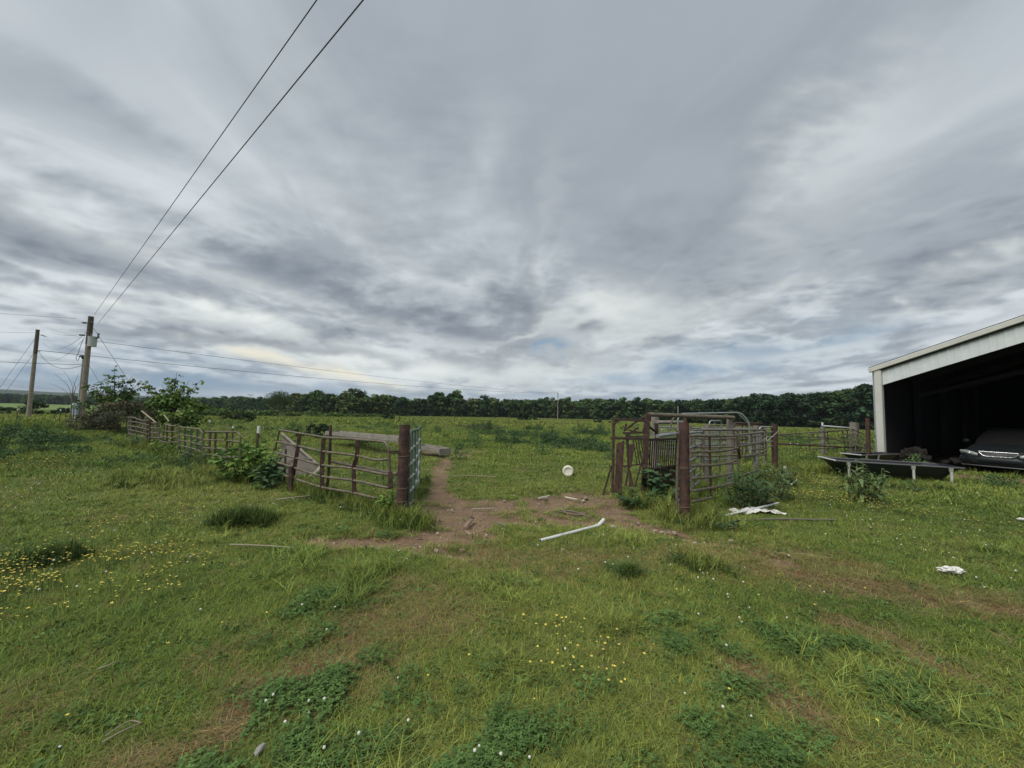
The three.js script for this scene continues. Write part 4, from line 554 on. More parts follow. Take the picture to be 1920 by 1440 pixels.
{ // the panel fence on the left
  const pl = plane([[238, 17.2], [282, 14.6], [335, 12.6], [379, 11.5], [452, 10.4]]), q = zoomed(200, 760, 5.333, pl), O = M.oldpipe, r = 0.022;
  panel('corral_fence', 'pale five rail pipe panel nearest the bright leafy weed', 'fence panel', S(415, 11), [['frame', O, r, q(968, 590, 968, 290, 990, 262, 1310, 268, 1340, 300, 1336, 560), 0.06], ['rail', O, r, q(968, 345, 1150, 350, 1336, 368)], ['rail', O, r, q(968, 425, 1080, 432, 1200, 440, 1336, 450)], ['rail', O, r, q(966, 490, 1080, 497, 1150, 516, 1336, 520)], ['rail', O, r, q(950, 552, 1080, 572, 1200, 582, 1336, 590)], ['strap', M.rust, 0.026, q(1090, 265, 1080, 590)], ['strap', M.rust, 0.026, q(1205, 267, 1195, 590)]]);
  stake('dark iron stake just inside the five rail panel', pl(200 + 1020 / 5.333, 760 + 570 / 5.333), 0.88, false, null, 0.02);
  panel('corral_fence', 'greenish pipe panel with three flat straps, second from the leafy weed', 'fence panel', S(357, 12), [['frame', O, r, q(725, 480, 725, 215, 935, 242, 958, 275, 958, 570), 0.06], ['rail', O, r, q(725, 290, 850, 310, 950, 335)], ['rail', O, r, q(725, 348, 850, 370, 950, 398)], ['rail', O, r, q(725, 402, 850, 428, 950, 464)], ['rail', O, r, q(725, 452, 850, 490, 955, 530)], ['strap', M.green, 0.026, q(785, 225, 780, 480)], ['strap', M.green, 0.026, q(850, 232, 846, 500)], ['strap', M.green, 0.026, q(908, 240, 906, 520)]]);
  panel('corral_fence', 'sagging bent pipe panel in the middle of the panel fence', 'fence panel', S(320, 13), [['rail', O, r, q(580, 188, 640, 203, 690, 204, 722, 188)], ['rail', O, r, q(566, 255, 640, 264, 700, 262, 718, 254)], ['rail', O, r, q(545, 308, 620, 322, 660, 326, 715, 308)], ['rail', O, r, q(535, 355, 600, 370, 715, 365)], ['upright', O, r, q(722, 180, 716, 480)], ['strap', M.rust, 0.026, q(606, 195, 602, 380)], ['strap', M.rust, 0.026, q(662, 204, 650, 390)], ['upright', O, r, q(580, 188, 555, 380)]]);
  panel('corral_fence', 'short narrow pipe panel between the sagging one and the far ones', 'fence panel', S(291, 14.3), [['rail', O, r, q(452, 172, 480, 178, 512, 172)], ['rail', O, r, q(445, 225, 535, 230)], ['rail', O, r, q(445, 270, 520, 280)], ['rail', O, r, q(440, 320, 545, 325)], ['upright', O, r, q(470, 175, 468, 330)], ['upright', O, r, q(500, 172, 498, 330)], ['upright', O, r, q(527, 150, 525, 340)], ['upright', M.rust, 0.032, q(432, 140, 432, 385)]]);
  panel('corral_fence', 'long dented pipe panel at the far end beside the brown thicket', 'fence panel', S(262, 15.8), [['rail', O, r, q(215, 118, 270, 122, 350, 150, 430, 150)], ['rail', O, r, q(215, 160, 300, 170, 430, 200)], ['rail', O, r, q(215, 205, 300, 215, 425, 245)], ['rail', O, r, q(215, 240, 300, 258, 425, 290)], ['rail', O, r, q(220, 280, 300, 300, 425, 330)], ['upright', O, r, q(218, 115, 220, 310)], ['strap', O, 0.026, q(242, 122, 240, 300)], ['strap', O, 0.026, q(300, 130, 292, 300)], ['strap', O, 0.026, q(348, 148, 340, 300)], ['strap', O, 0.026, q(378, 152, 376, 320)], ['upright', M.rust, 0.03, q(408, 150, 408, 340)]]);
  const b1 = q(350, 56, 490, 170), b2 = q(572, 94, 622, 158), pale = std({ color: rgb(0.3, 0.26, 0.16) }); lone('leaning_board', beam(b1[0], b1[1], 0.04, 0.025), pale, 'longer pale yellow stick leaning up from the panel fence', 'stick'); lone('leaning_board', beam(b2[0], b2[1], 0.03, 0.02), pale, 'shorter pale stick leaning behind the sagging panel', 'stick');
  const tw = []; for (const a of [[1180, 310, 1195, 240, 1215, 190], [1350, 305, 1390, 280, 1428, 250], [1110, 250, 1130, 205], [1250, 350, 1300, 320, 1330, 318]]) tw.push(sweep(smooth(q(...a), 3), 0.009, 5)); lone('dead_twigs', tw, std({ color: rgb(0.35, 0.31, 0.25) }), 'bare grey twigs sticking up at the five rail panel', 'twigs');
}
const pipePost = (name, label, at, h, r, mat, top, bands = []) => { const o = thing(name, label, 'post', at); part(o, 'shaft', [sweep([at.clone().add(V(0, -0.2, 0)), at.clone().add(V(top[0], h, top[1]))], r, 18, false), new THREE.CylinderGeometry(r * 0.86, r * 0.86, 0.02, 16).translate(at.x + top[0], at.y + h - 0.03, at.z + top[1])], mat); for (const y of bands) part(o, 'wire_tie', new THREE.TorusGeometry(r * 1.06, 0.006, 5, 22).rotateX(Math.PI / 2).rotateZ(0.06).translate(at.x + top[0] * y / h, at.y + y, at.z + top[1] * y / h), M.oldpipe); return o; };
{ // gate posts, the leaning brown gate, the open green gate
  const L = G(752, 966), hL = (966 - 801) * -L.z / F; pipePost('gate_post', 'thick rust brown pipe post at the open green gate', L, hL, 0.083, M.rust, [0.0, 0], [0.22, 0.42, 0.92]);
  const pl = plane([[518, 8.0], [738, 6.15]]), q = zoomed(510, 780, 6.62, pl), O = M.oldpipe, r = 0.021;
  panel('bent_gate', 'bent brown pipe gate leaning on its rust red straps', 'gate', S(628, 7), [
    ['frame', O, r, q(38, 420, 62, 320, 92, 172, 200, 190, 640, 264, 1030, 288, 1400, 322, 1450, 400, 1462, 700, 1470, 905), 0.05], ['rail', O, r, q(55, 318, 300, 365, 620, 438, 1040, 490, 1290, 545, 1450, 540)], ['rail', O, r, q(50, 458, 290, 520, 620, 608, 1000, 650, 1450, 735)], ['rail', O, r, q(80, 580, 300, 650, 600, 745, 1010, 800, 1450, 895)], ['rail', O, r, q(150, 735, 300, 785, 620, 885, 1000, 952, 1290, 1022)],
    ['strap', M.rust, 0.032, q(345, 215, 322, 400)], ['strap', M.rust, 0.034, q(322, 395, 262, 740)], ['strap', M.rust, 0.036, q(642, 268, 618, 640)], ['strap', M.rust, 0.034, q(618, 635, 620, 905)], ['strap', M.rust, 0.036, q(1068, 296, 1055, 490)], ['strap', M.rust, 0.034, q(1062, 485, 1010, 640)], ['strap', M.rust, 0.034, q(1012, 630, 1018, 945)], ['strap', M.rust, 0.034, q(1468, 690, 1478, 900)]]);
  stake('short rust red stump post holding the outer end of the bent gate', S(546, 7.6), 0.5, false, null, 0.045); stake('slim dark stake behind the outer end of the bent gate', S(533, 8.3), 0.75, false, null, 0.02);
  const t = S(614, 7.25), o = thing('pipe_post', 'slim rusty pipe post rising behind the bent gate', 'post', t); part(o, 'shaft', sweep([P(612, 936, 7.25), P(618, 860, 7.25), P(620, 797, 7.25)], 0.026, 9), M.rust);
  lone('pipe_rail', sweep(smooth([P(617, 864, 7.3), P(665, 874, 6.9), P(745, 889, 6.15)]), 0.028, 9), M.oldpipe, 'lichen grey pole rail running from the slim post to the gate post', 'rail'); lone('pipe_rail', sweep([P(728, 845, 6.2), P(748, 846, 6.05)], 0.012, 6), M.rust, 'short rod latching the bent gate to the gate post', 'rail');
  lone('gate_latch', sweep(fillet([P(744, 868, 6.05), P(741, 869, 6.05), P(741, 878, 6.05), P(744, 878, 6.05)], 0.01), 0.006, 5), M.rust, 'small bent latch loop on the gate post side', 'latch');
  const pg = plane([[766, 6.25], [788, 9.1]]), g = zoomed(400, 740, 4, pg), Gm = M.green, Z = M.zinc;
  panel('open_gate', 'green pipe gate swung open behind the rust brown post', 'gate', S(776, 7.4), [['frame', Gm, 0.024, g(1462, 860, 1470, 300, 1482, 272, 1530, 262, 1553, 240, 1548, 440, 1540, 640), 0.05], ['upright', Gm, 0.02, g(1490, 280, 1478, 840)], ['upright', Gm, 0.03, g(1512, 270, 1502, 790)], ['upright', Gm, 0.02, g(1533, 258, 1522, 755)], ['rail', Z, 0.024, g(1464, 428, 1490, 400, 1520, 375, 1556, 322)], ['rail', Z, 0.024, g(1464, 530, 1510, 487, 1556, 400)], ['rail', Z, 0.024, g(1464, 632, 1520, 575, 1552, 478)], ['rail', Z, 0.024, g(1463, 735, 1515, 670, 1546, 562)], ['rail', Z, 0.024, g(1462, 832, 1514, 764, 1540, 640)]]);
}
const zr = (pl) => zoomed(1080, 740, 4.5714, pl);
{ // right gate post, gate swung in, panels running back
  const Rp = G(1284, 979), hR = (979 - 797) * -Rp.z / F; pipePost('gate_post', 'tall rust brown pipe post at the front corner of the cattle pen', Rp, hR, 0.076, M.rust, [0, 0], [0.24, 0.83, 0.85]);
  lone('gate_hinge_post', sweep([P(1268, 972, 6.15), P(1270, 880, 6.15), P(1273.5, 807, 6.15)], 0.022, 10), M.oldpipe, 'slim grey brown pipe standing against the pen corner post', 'post');
  const ps = plane([[1271, 6.2], [1316, 9.2]]), s = zr(ps), O = M.oldpipe, Z = M.zinc;
  panel('silver_gate', 'silver pipe gate swung inward at the pen corner post', 'gate', S(1292, 7.4), [['rail', Z, 0.022, s(868, 925, 930, 858, 990, 800, 1062, 738)], ['rail', Z, 0.022, s(874, 822, 930, 772, 985, 728, 1066, 672)], ['rail', Z, 0.022, s(880, 718, 930, 688, 990, 655, 1070, 592)], ['rail', Z, 0.022, s(885, 602, 940, 580, 985, 560, 1080, 515)], ['rail', Z, 0.022, s(885, 490, 985, 453, 1086, 414)], ['upright', O, 0.02, s(1082, 330, 1060, 745)], ['upright', O, 0.02, s(1018, 350, 1010, 790)], ['frame', Z, 0.026, s(700, 355, 860, 336, 990, 326, 1090, 318)]]);
  const pp = plane([[1290, 6.0], [1374, 6.85], [1384, 7.0], [1430, 9.2]]), p = zr(pp);
  panel('corral_fence', 'front pipe panel of the pen with a rusty strap and six rails', 'fence panel', S(1335, 6.5), [['rail', O, 0.021, p(975, 352, 1200, 352, 1375, 354)], ['rail', O, 0.021, p(980, 490, 1200, 486, 1300, 475, 1388, 455)], ['rail', O, 0.021, p(985, 610, 1160, 604, 1290, 588, 1366, 566)], ['rail', O, 0.021, p(985, 718, 1160, 705, 1270, 688, 1345, 668)], ['rail', O, 0.021, p(988, 826, 1160, 798, 1260, 778, 1342, 755)], ['rail', O, 0.021, p(990, 916, 1080, 900, 1160, 880)], ['strap', M.rust, 0.018, p(1145, 350, 1152, 620)], ['strap', M.rust, 0.018, p(1152, 615, 1158, 880)], ['upright', O, 0.024, p(1383, 335, 1390, 440)], ['upright', M.rust, 0.026, p(1390, 440, 1402, 545)]]);
  panel('corral_fence', 'bowed pipe panel behind the leggy weeds of the pen', 'fence panel', S(1408, 8), [['rail', O, 0.022, p(1395, 345, 1500, 334, 1592, 324)], ['rail', O, 0.024, p(1400, 440, 1500, 425, 1590, 405, 1622, 375)], ['rail', O, 0.024, p(1420, 532, 1520, 515, 1580, 498, 1636, 472)], ['rail', O, 0.022, p(1430, 690, 1500, 668, 1560, 645)], ['upright', Z, 0.022, p(1585, 322, 1586, 420)], ['upright', O, 0.022, p(1502, 330, 1500, 430)]]);
  lone('baling_twine', [sweep(smooth([pp(1387, 836), pp(1392, 846), pp(1397, 840), pp(1396, 848)], 5), 0.004, 4), sweep(smooth([pp(1406, 830), pp(1409, 838), pp(1406, 850)], 5), 0.005, 4), sweep(smooth([pp(1433, 810), pp(1438, 818), pp(1436, 826), pp(1460, 808)], 5), 0.007, 4)], std({ color: rgb(0.5, 0.48, 0.4) }), 'loose pale twine knotted on the pen rails', 'twine');
  // wooden posts of the pen
  const post = (label, px, d, top, w, mat = M.wood) => { const b = S(px, d), h = (horizonY(px) - top) * d / F + 1.68 - b.y; return lone('wooden_post', [beam(V(b.x, b.y - 0.2, b.z), V(b.x + 0.02, b.y + h, b.z), w, w, V(0.3, 0, 1), w * 0.2)], mat, label, 'post'); };
  post('thick weathered wood post under the end of the long beam', 1369, 9.0, 785, 0.12); post('pale split wood post behind the silver gate', 1326, 9.8, 796, 0.13); post('thick wood post at the back corner of the chute', 1227, 10.4, 776, 0.17); post('short wood post near the bowed panel', 1418, 11.5, 798, 0.14); post('rust brown square post at the outer corner of the pen', 1453, 12.0, 795, 0.15, M.rust); post('grey wood post in the wire fence, behind the white pipe', 1543, 17.2, 800, 0.16); post('leaning grey board post near the barn corner', 1603, 15.6, 792, 0.26); post('thin wood stake behind the rust brown corner post', 1434, 13, 799, 0.07); post('dark rusty post standing before the barn corner', 1629, 14.0, 784, 0.11, M.rust); post('short grey post left of the pen beam end', 1292, 9.6, 797, 0.12);
  lone('pole_beam', sweep(smooth([P(1215, 777, 8.2), P(1290, 780, 8.6), P(1376, 783, 8.9)]), 0.045, 10), M.oldpipe, 'long grey pole laid across the top of the pen', 'beam'); lone('pole_beam', sweep([P(1232, 792, 10), P(1285, 792, 10.3)], 0.05, 8), M.wood, 'short log tied below the long pole at the back of the chute', 'beam'); lone('pole_beam', sweep([P(1285, 783, 10.2), P(1285, 796, 10.2)], 0.05, 8), M.rust, 'stub of rusty pipe hanging between two beams', 'beam');
  // more panels, deeper in the pen
  const deep = (label, list, lo, hi, top, bot, n, ups, mat, rad = 0.019) => { const pd = plane(list), [x0, x1] = [list[0][0], list[list.length - 1][0]], bars = []; bars.push(['frame', mat, rad * 1.15, [pd(x0, bot[0]), pd(x0, top[0]), pd(x1, top[1]), pd(x1, bot[1])], 0.12]); for (let k = 1; k < n; k++) bars.push(['rail', mat, rad, [pd(x0, lerp(top[0], bot[0], k / n)), pd((x0 + x1) / 2, lerp((top[0] + top[1]) / 2, (bot[0] + bot[1]) / 2, k / n) + 0.8), pd(x1, lerp(top[1], bot[1], k / n))]]); for (const u of ups) bars.push(['upright', mat, rad * 0.9, [pd(u, lerp(top[0], top[1], (u - x0) / (x1 - x0))), pd(u, lerp(bot[0], bot[1], (u - x0) / (x1 - x0)))]]); return panel('corral_fence', label, 'fence panel', S((x0 + x1) / 2, list[0][1]), bars); };
  deep('silver pipe panel behind the pale split post', [[1312, 9.4], [1414, 10.8]], 0, 0, [805, 804], [878, 868], 5, [1345, 1380], Z); deep('silver pipe panel at the back of the pen beside the long pole', [[1230, 10.5], [1322, 11.5]], 0, 0, [800, 803], [866, 860], 5, [1252, 1275, 1300], Z); deep('tall silver panel with a white top in the middle of the pen', [[1330, 12], [1353, 12.4]], 0, 0, [789, 789], [850, 848], 5, [1340], Z); deep('red topped pipe panel at the back of the pen', [[1376, 11.2], [1431, 12.2]], 0, 0, [793, 794], [855, 852], 6, [1392, 1412], M.rust); deep('grey many railed panel at the far side of the pen', [[1240, 14.5], [1400, 15.5]], 0, 0, [803, 802], [855, 850], 7, [1260, 1290, 1330, 1362], Z, 0.016); deep('short panel beside the rust brown corner post', [[1424, 11.8], [1451, 12]], 0, 0, [800, 801], [846, 845], 5, [1437], Z);
  deep('rusty pipe panel crossing the pen behind the front panel', [[1296, 8.2], [1385, 8.6]], 0, 0, [806, 806], [888, 884], 5, [1320, 1350], O, 0.02); deep('dull brown panel far back behind the silver panels', [[1320, 13.4], [1425, 13.8]], 0, 0, [798, 798], [852, 850], 6, [1345, 1372, 1400], M.rust, 0.02); deep('grey brown panel behind the bowed panel', [[1380, 10], [1436, 10.8]], 0, 0, [806, 806], [870, 864], 5, [1398, 1416], O, 0.02);
  lone('pipe_arch', [sweep(fillet([P(1271, 812, 9.6), P(1271, 776, 9.6), P(1388, 773.5, 10), P(1405, 791, 10), P(1406, 850, 10)], 0.2, 8), 0.022, 8), sweep([P(1383, 775, 10), P(1402, 793, 10)], 0.014, 6)], Z, 'tall silver pipe arch rounding over the back of the pen', 'arch'); lone('pipe_arch', sweep(fillet([P(1258, 800, 9.8), P(1260, 787, 9.8), P(1270, 778, 9.8)], 0.15), 0.022, 7), M.oldpipe, 'short curved grey pipe under the long pole', 'arch');
}
{ // the old cattle chute
  const at = S(1180, 8.0), o = thing('cattle_chute', 'rusty cattle squeeze chute with head gate bars and upright sheets', 'cattle chute', at), f = zoomed(1120, 760, 6.261, plane([[1140, 8.05], [1220, 7.9]])), n = zoomed(1120, 760, 6.261, plane([[1208, 7.9], [1272, 9.0]])), b = zoomed(1120, 760, 6.261, plane([[1150, 9.2], [1215, 9.6]])), X = M.rust, D = std({ map: T.rust, color: rgb(0.62, 0.62, 0.66), roughness: 0.8 });
  const bar = (name, mat, r, pts) => part(o, name, sweep(pts.length > 2 ? smooth(pts, 3) : pts, r, 8), mat), flat = (name, mat, w, h, pts) => part(o, name, beam(pts[0], pts[1], w, h, V(0, 0, 1)), mat);
  flat('upright', X, 0.05, 0.05, f(192, 150, 180, 1020)); flat('upright', X, 0.1, 0.08, f(585, 100, 545, 1000)); flat('top_bar', D, 0.05, 0.05, f(188, 160, 585, 182)); flat('cross_bar', D, 0.05, 0.06, f(155, 385, 560, 392)); flat('cross_bar', D, 0.035, 0.03, f(300, 325, 545, 320)); flat('cross_bar', D, 0.03, 0.025, b(330, 370, 560, 365)); flat('cross_bar', D, 0.03, 0.04, b(290, 712, 540, 690));
  part(o, 'upright_sheet', slab(f(225, 445, 300, 425, 292, 1000, 200, 1030), 0.02), X); part(o, 'upright_sheet', slab(f(365, 460, 440, 455, 400, 720, 375, 735), 0.02), X); part(o, 'lower_sheet', slab(f(375, 740, 382, 735, 430, 950, 372, 960), 0.02), X);
  flat('stop_bar', X, 0.035, 0.04, f(305, 415, 290, 720)); flat('stop_bar', D, 0.05, 0.04, f(348, 330, 372, 735)); flat('stop_bar', X, 0.035, 0.04, f(370, 735, 330, 950)); bar('brace', D, 0.02, f(310, 300, 490, 170, 560, 135)); bar('brace', D, 0.018, f(350, 360, 480, 255)); bar('brace', D, 0.02, f(315, 305, 340, 215)); bar('brace', D, 0.02, f(200, 225, 235, 178)); bar('lever', D, 0.018, f(370, 290, 450, 310, 545, 320)); bar('lever', X, 0.016, f(530, 320, 560, 215)); bar('prop', D, 0.018, f(168, 710, 90, 970, 28, 1170)); bar('prop', X, 0.018, f(548, 590, 500, 740, 440, 960)); bar('brace', D, 0.025, n(600, 245, 730, 345)); flat('foot', D, 0.03, 0.08, f(310, 720, 345, 715));
  flat('side_rail', D, 0.05, 0.06, n(590, 405, 945, 392)); flat('side_rail', D, 0.05, 0.06, n(590, 755, 930, 708)); part(o, 'side_sheet', slab(n(600, 770, 930, 725, 925, 1000, 610, 1040), 0.015), D);
  for (let k = 0; k < 13; k++) { const x = 620 + k * 25; flat('side_bar', D, 0.022, 0.022, n(x + 6, 402, x - 14, 752 - (x - 600) * 0.14)); }
  for (let k = 0; k < 6; k++) { const x = 430 + k * 30; flat('far_bar', D, 0.022, 0.022, b(x - 12, 400, x + 40, 700)); }
  flat('rear_upright', D, 0.05, 0.05, n(945, 300, 925, 1040)); flat('rear_upright', D, 0.06, 0.06, n(690, 210, 700, 400));
}
{ // wire fence and small gate between the pen and the barn
  const pl = plane([[1448, 12.2], [1630, 15.6]]), q = zoomed(1440, 780, 9.6, pl), p2 = plane([[1515, 14.2], [1600, 16.5]]), g = zoomed(1440, 780, 9.6, p2), O = M.oldpipe, wires = [];
  lone('top_bar', sweep(q(175, 335, 700, 300, 1460, 250), 0.02, 6), O, 'upper thin bar of the wire fence beside the barn', 'bar'); lone('top_bar', sweep(q(175, 350, 1000, 385, 1420, 470), 0.018, 6), O, 'slanting thin bar crossing the wire fence beside the barn', 'bar'); lone('top_bar', sweep(q(175, 500, 1080, 545, 1800, 580), 0.03, 7), M.rust, 'lower dark bar of the wire fence with white bolts', 'bar');
  for (let k = 0; k < 22; k++) { const x = 200 + k * 62; wires.push(sweep(q(x, 250 + k * 3, x, 870), 0.0035, 4)); } for (let k = 0; k < 8; k++) wires.push(sweep(q(180, 250 + k * 85, 1500, 260 + k * 80), 0.0035, 4)); lone('wire_mesh', wires, M.wire, 'thin square wire mesh between the pen and the barn', 'wire mesh');
  lone('white_bolts', [[400, 497], [530, 505], [1075, 535], [1352, 552]].map(([x, y]) => new THREE.SphereGeometry(0.022, 8, 6).translate(...q(x, y)[0].toArray())), M.pvc, 'white bolt heads along the lower dark bar', 'bolts').userData.kind = 'stuff';
  panel('small_gate', 'slim grey pipe gate leaning in the wire fence by the barn', 'gate', S(1555, 15), [['frame', O, 0.02, g(755, 640, 725, 340, 745, 322, 1340, 260, 1400, 690), 0.08], ['rail', O, 0.017, g(735, 435, 1100, 405, 1460, 375)], ['rail', O, 0.017, g(745, 515, 1100, 495, 1370, 478)], ['rail', O, 0.017, g(755, 605, 1100, 580, 1390, 560)], ['upright', O, 0.017, g(1020, 300, 1030, 420)], ['upright', O, 0.019, g(1070, 285, 1100, 640)], ['upright', O, 0.022, g(1335, 265, 1400, 700)], ['upright', M.rust, 0.03, g(1425, 260, 1440, 520)]]);
  lone('white_pipe', sweep(fillet([P(1542, 792, 15.8), P(1542, 798.5, 15.8), P(1592, 802.5, 16.2)], 0.03), 0.035, 8), M.pvc, 'white bent pipe lying on top of the wire fence', 'pipe'); lone('leaning_pole', sweep([q(1480, 220)[0], q(1720, 320)[0]], 0.028, 7), M.wood, 'pale pole sloping from the grey board post to the barn', 'pole');
  const tw = [], R = rng(19); for (let i = 0; i < 26; i++) { const a = S(1596 + R() * 30, 14.6 + R()), y = R(); tw.push(sweep(smooth([a, a.clone().add(V((R() - 0.5) * 0.5, 0.4 + y * 0.4, (R() - 0.5) * 0.4)), a.clone().add(V((R() - 0.5) * 1.0, 0.5 + y * 0.8, (R() - 0.5) * 0.6))], 3), 0.01, 4)); } const br = thing('brush_pile', 'grey dead brush piled against the barn corner', 'brush', S(1610, 15)); part(br, 'twig', tw, std({ color: rgb(0.2, 0.17, 0.13) })).userData.kind = 'stuff'; const fl = local(br, 'foliage', leaves(R, [[0, 0.5, 0, 0.5, 0.5, 0.4, 160], [0.3, 0.9, 0, 0.3, 0.3, 0.3, 60], [-0.3, 0.8, 0, 0.3, 0.4, 0.3, 70]], 0.05, 0.5), greenA); fl.userData.kind = 'stuff';
}

// ---------------------------------------------------------------- things lying about
{
  // a white bucket on its side, its bottom to the viewer
  const c = P(1065, 888, 10.1), r = 0.132, gy = terrain(c.x, c.z), o = thing('bucket', 'white plastic bucket lying on its side, round bottom showing', 'bucket', V(c.x, gy, c.z)), w = std({ color: rgb(0.7, 0.68, 0.58), roughness: 0.55 });
  o.rotation.order = 'YXZ'; o.rotation.set(-0.12, -0.155, 0); const lathe = new THREE.LatheGeometry([[0, 0.016], [0.07, 0.016], [0.075, 0.008], [0.1, 0.008], [0.104, 0], [0.122, 0], [0.127, 0.006], [0.132, 0.18], [0.142, 0.34], [0.15, 0.342], [0.15, 0.36], [0.138, 0.362], [0.128, 0.18], [0.122, 0.02], [0, 0.024]].map(([x, y]) => new THREE.Vector2(x, y)), 36).rotateX(-Math.PI / 2); local(o, 'body', lathe.rotateX(0.0).translate(0, r, 0.1), w);
  local(o, 'base_ring', new THREE.TorusGeometry(0.1, 0.006, 6, 32).translate(0.0, r, 0.1), std({ color: rgb(0.5, 0.47, 0.36) })); local(o, 'handle', sweep(smooth([V(-0.15, r, -0.22), V(-0.1, 0.04, -0.33), V(0, 0.02, -0.36), V(0.1, 0.04, -0.33), V(0.15, r, -0.22)]), 0.004, 5), M.steelgrey);
}
{
  const a = G(1013, 1018, 0.03), b = G(1122, 990, 0.035), e = G(1132, 986, 0.06); const o = thing('white_pipe', 'long white plastic pipe with an elbow lying across the gateway', 'pipe', a.clone().lerp(b, 0.5)); part(o, 'tube', sweep([a, b], 0.021, 12, true), M.pvc); part(o, 'elbow', sweep(fillet([b.clone().lerp(a, 0.05), b, e.add(V(0, 0.03, 0))], 0.05), 0.027, 12), M.pvc); part(o, 'mouth', sweep([a.clone().lerp(b, -0.001), a.clone().lerp(b, 0.002)], 0.017, 10), M.dark);
  const c = G(1360, 969, 0.02), d = G(1459, 956, 0.12); lone('white_pipe', sweep([c, d], 0.017, 10), M.pvc, 'white plastic pipe lying over the torn white sack', 'pipe');
  const s = G(1420, 962), g = new THREE.PlaneGeometry(0.86, 0.34, 44, 20).rotateX(-Math.PI / 2), p = g.attributes.position; for (let i = 0; i < p.count; i++) { const x = p.getX(i), z = p.getZ(i), e = Math.abs(x) / 0.43, rag = 1 + 0.22 * noise(x * 7, 3); p.setXYZ(i, x + 0.03 * noise(z * 12, x * 3), 0.07 + 0.05 * noise(x * 9, z * 9) + 0.025 * noise(x * 25, z * 25) - 0.05 * e, z * rag * (1 - 0.35 * Math.max(0, -x)) - 0.06 * x + 0.1 * x * x); } g.computeVertexNormals(); lone('white_sack', g.translate(s.x, s.y, s.z), M.plaster, 'torn crumpled white sack in the yellow flowers by the pen', 'sack'); const cap = lumpy(0.15, 0.035, 0.07, 5, 0.4, 3).translate(0, 0, 0); const cp = G(1436, 951, 0.09); lone('brown_scrap', cap.translate(cp.x, cp.y, cp.z), M.rust, 'dark brown scrap lying on the torn white sack', 'scrap');
  const w = G(1785, 1079), g2 = lumpy(0.12, 0.03, 0.055, 12, 0.55, 4, 3).translate(w.x, w.y + 0.06, w.z); lone('white_scrap', g2, M.plaster, 'flat crumpled white scrap alone on the right lawn', 'scrap'); const w2 = G(1917, 979), g3 = lumpy(0.07, 0.02, 0.04, 14, 0.4, 3).translate(w2.x, w2.y + 0.05, w2.z); lone('white_scrap', g3, M.plaster, 'small white scrap cut off by the picture edge', 'scrap'); const w3 = G(486, 1425), g4 = lumpy(0.015, 0.008, 0.028, 15, 0.5, 3).translate(w3.x, w3.y + 0.05, w3.z); lone('grey_scrap', g4, std({ color: rgb(0.25, 0.24, 0.22) }), 'pale grey scrap in the clover at the bottom edge', 'scrap'); const w4 = G(1472, 886), g5 = lumpy(0.06, 0.06, 0.04, 16, 0.5, 3).translate(w4.x, w4.y + 0.12, w4.z); lone('white_scrap', g5, M.plaster, 'white scrap caught in the weeds by the corner post', 'scrap');
}
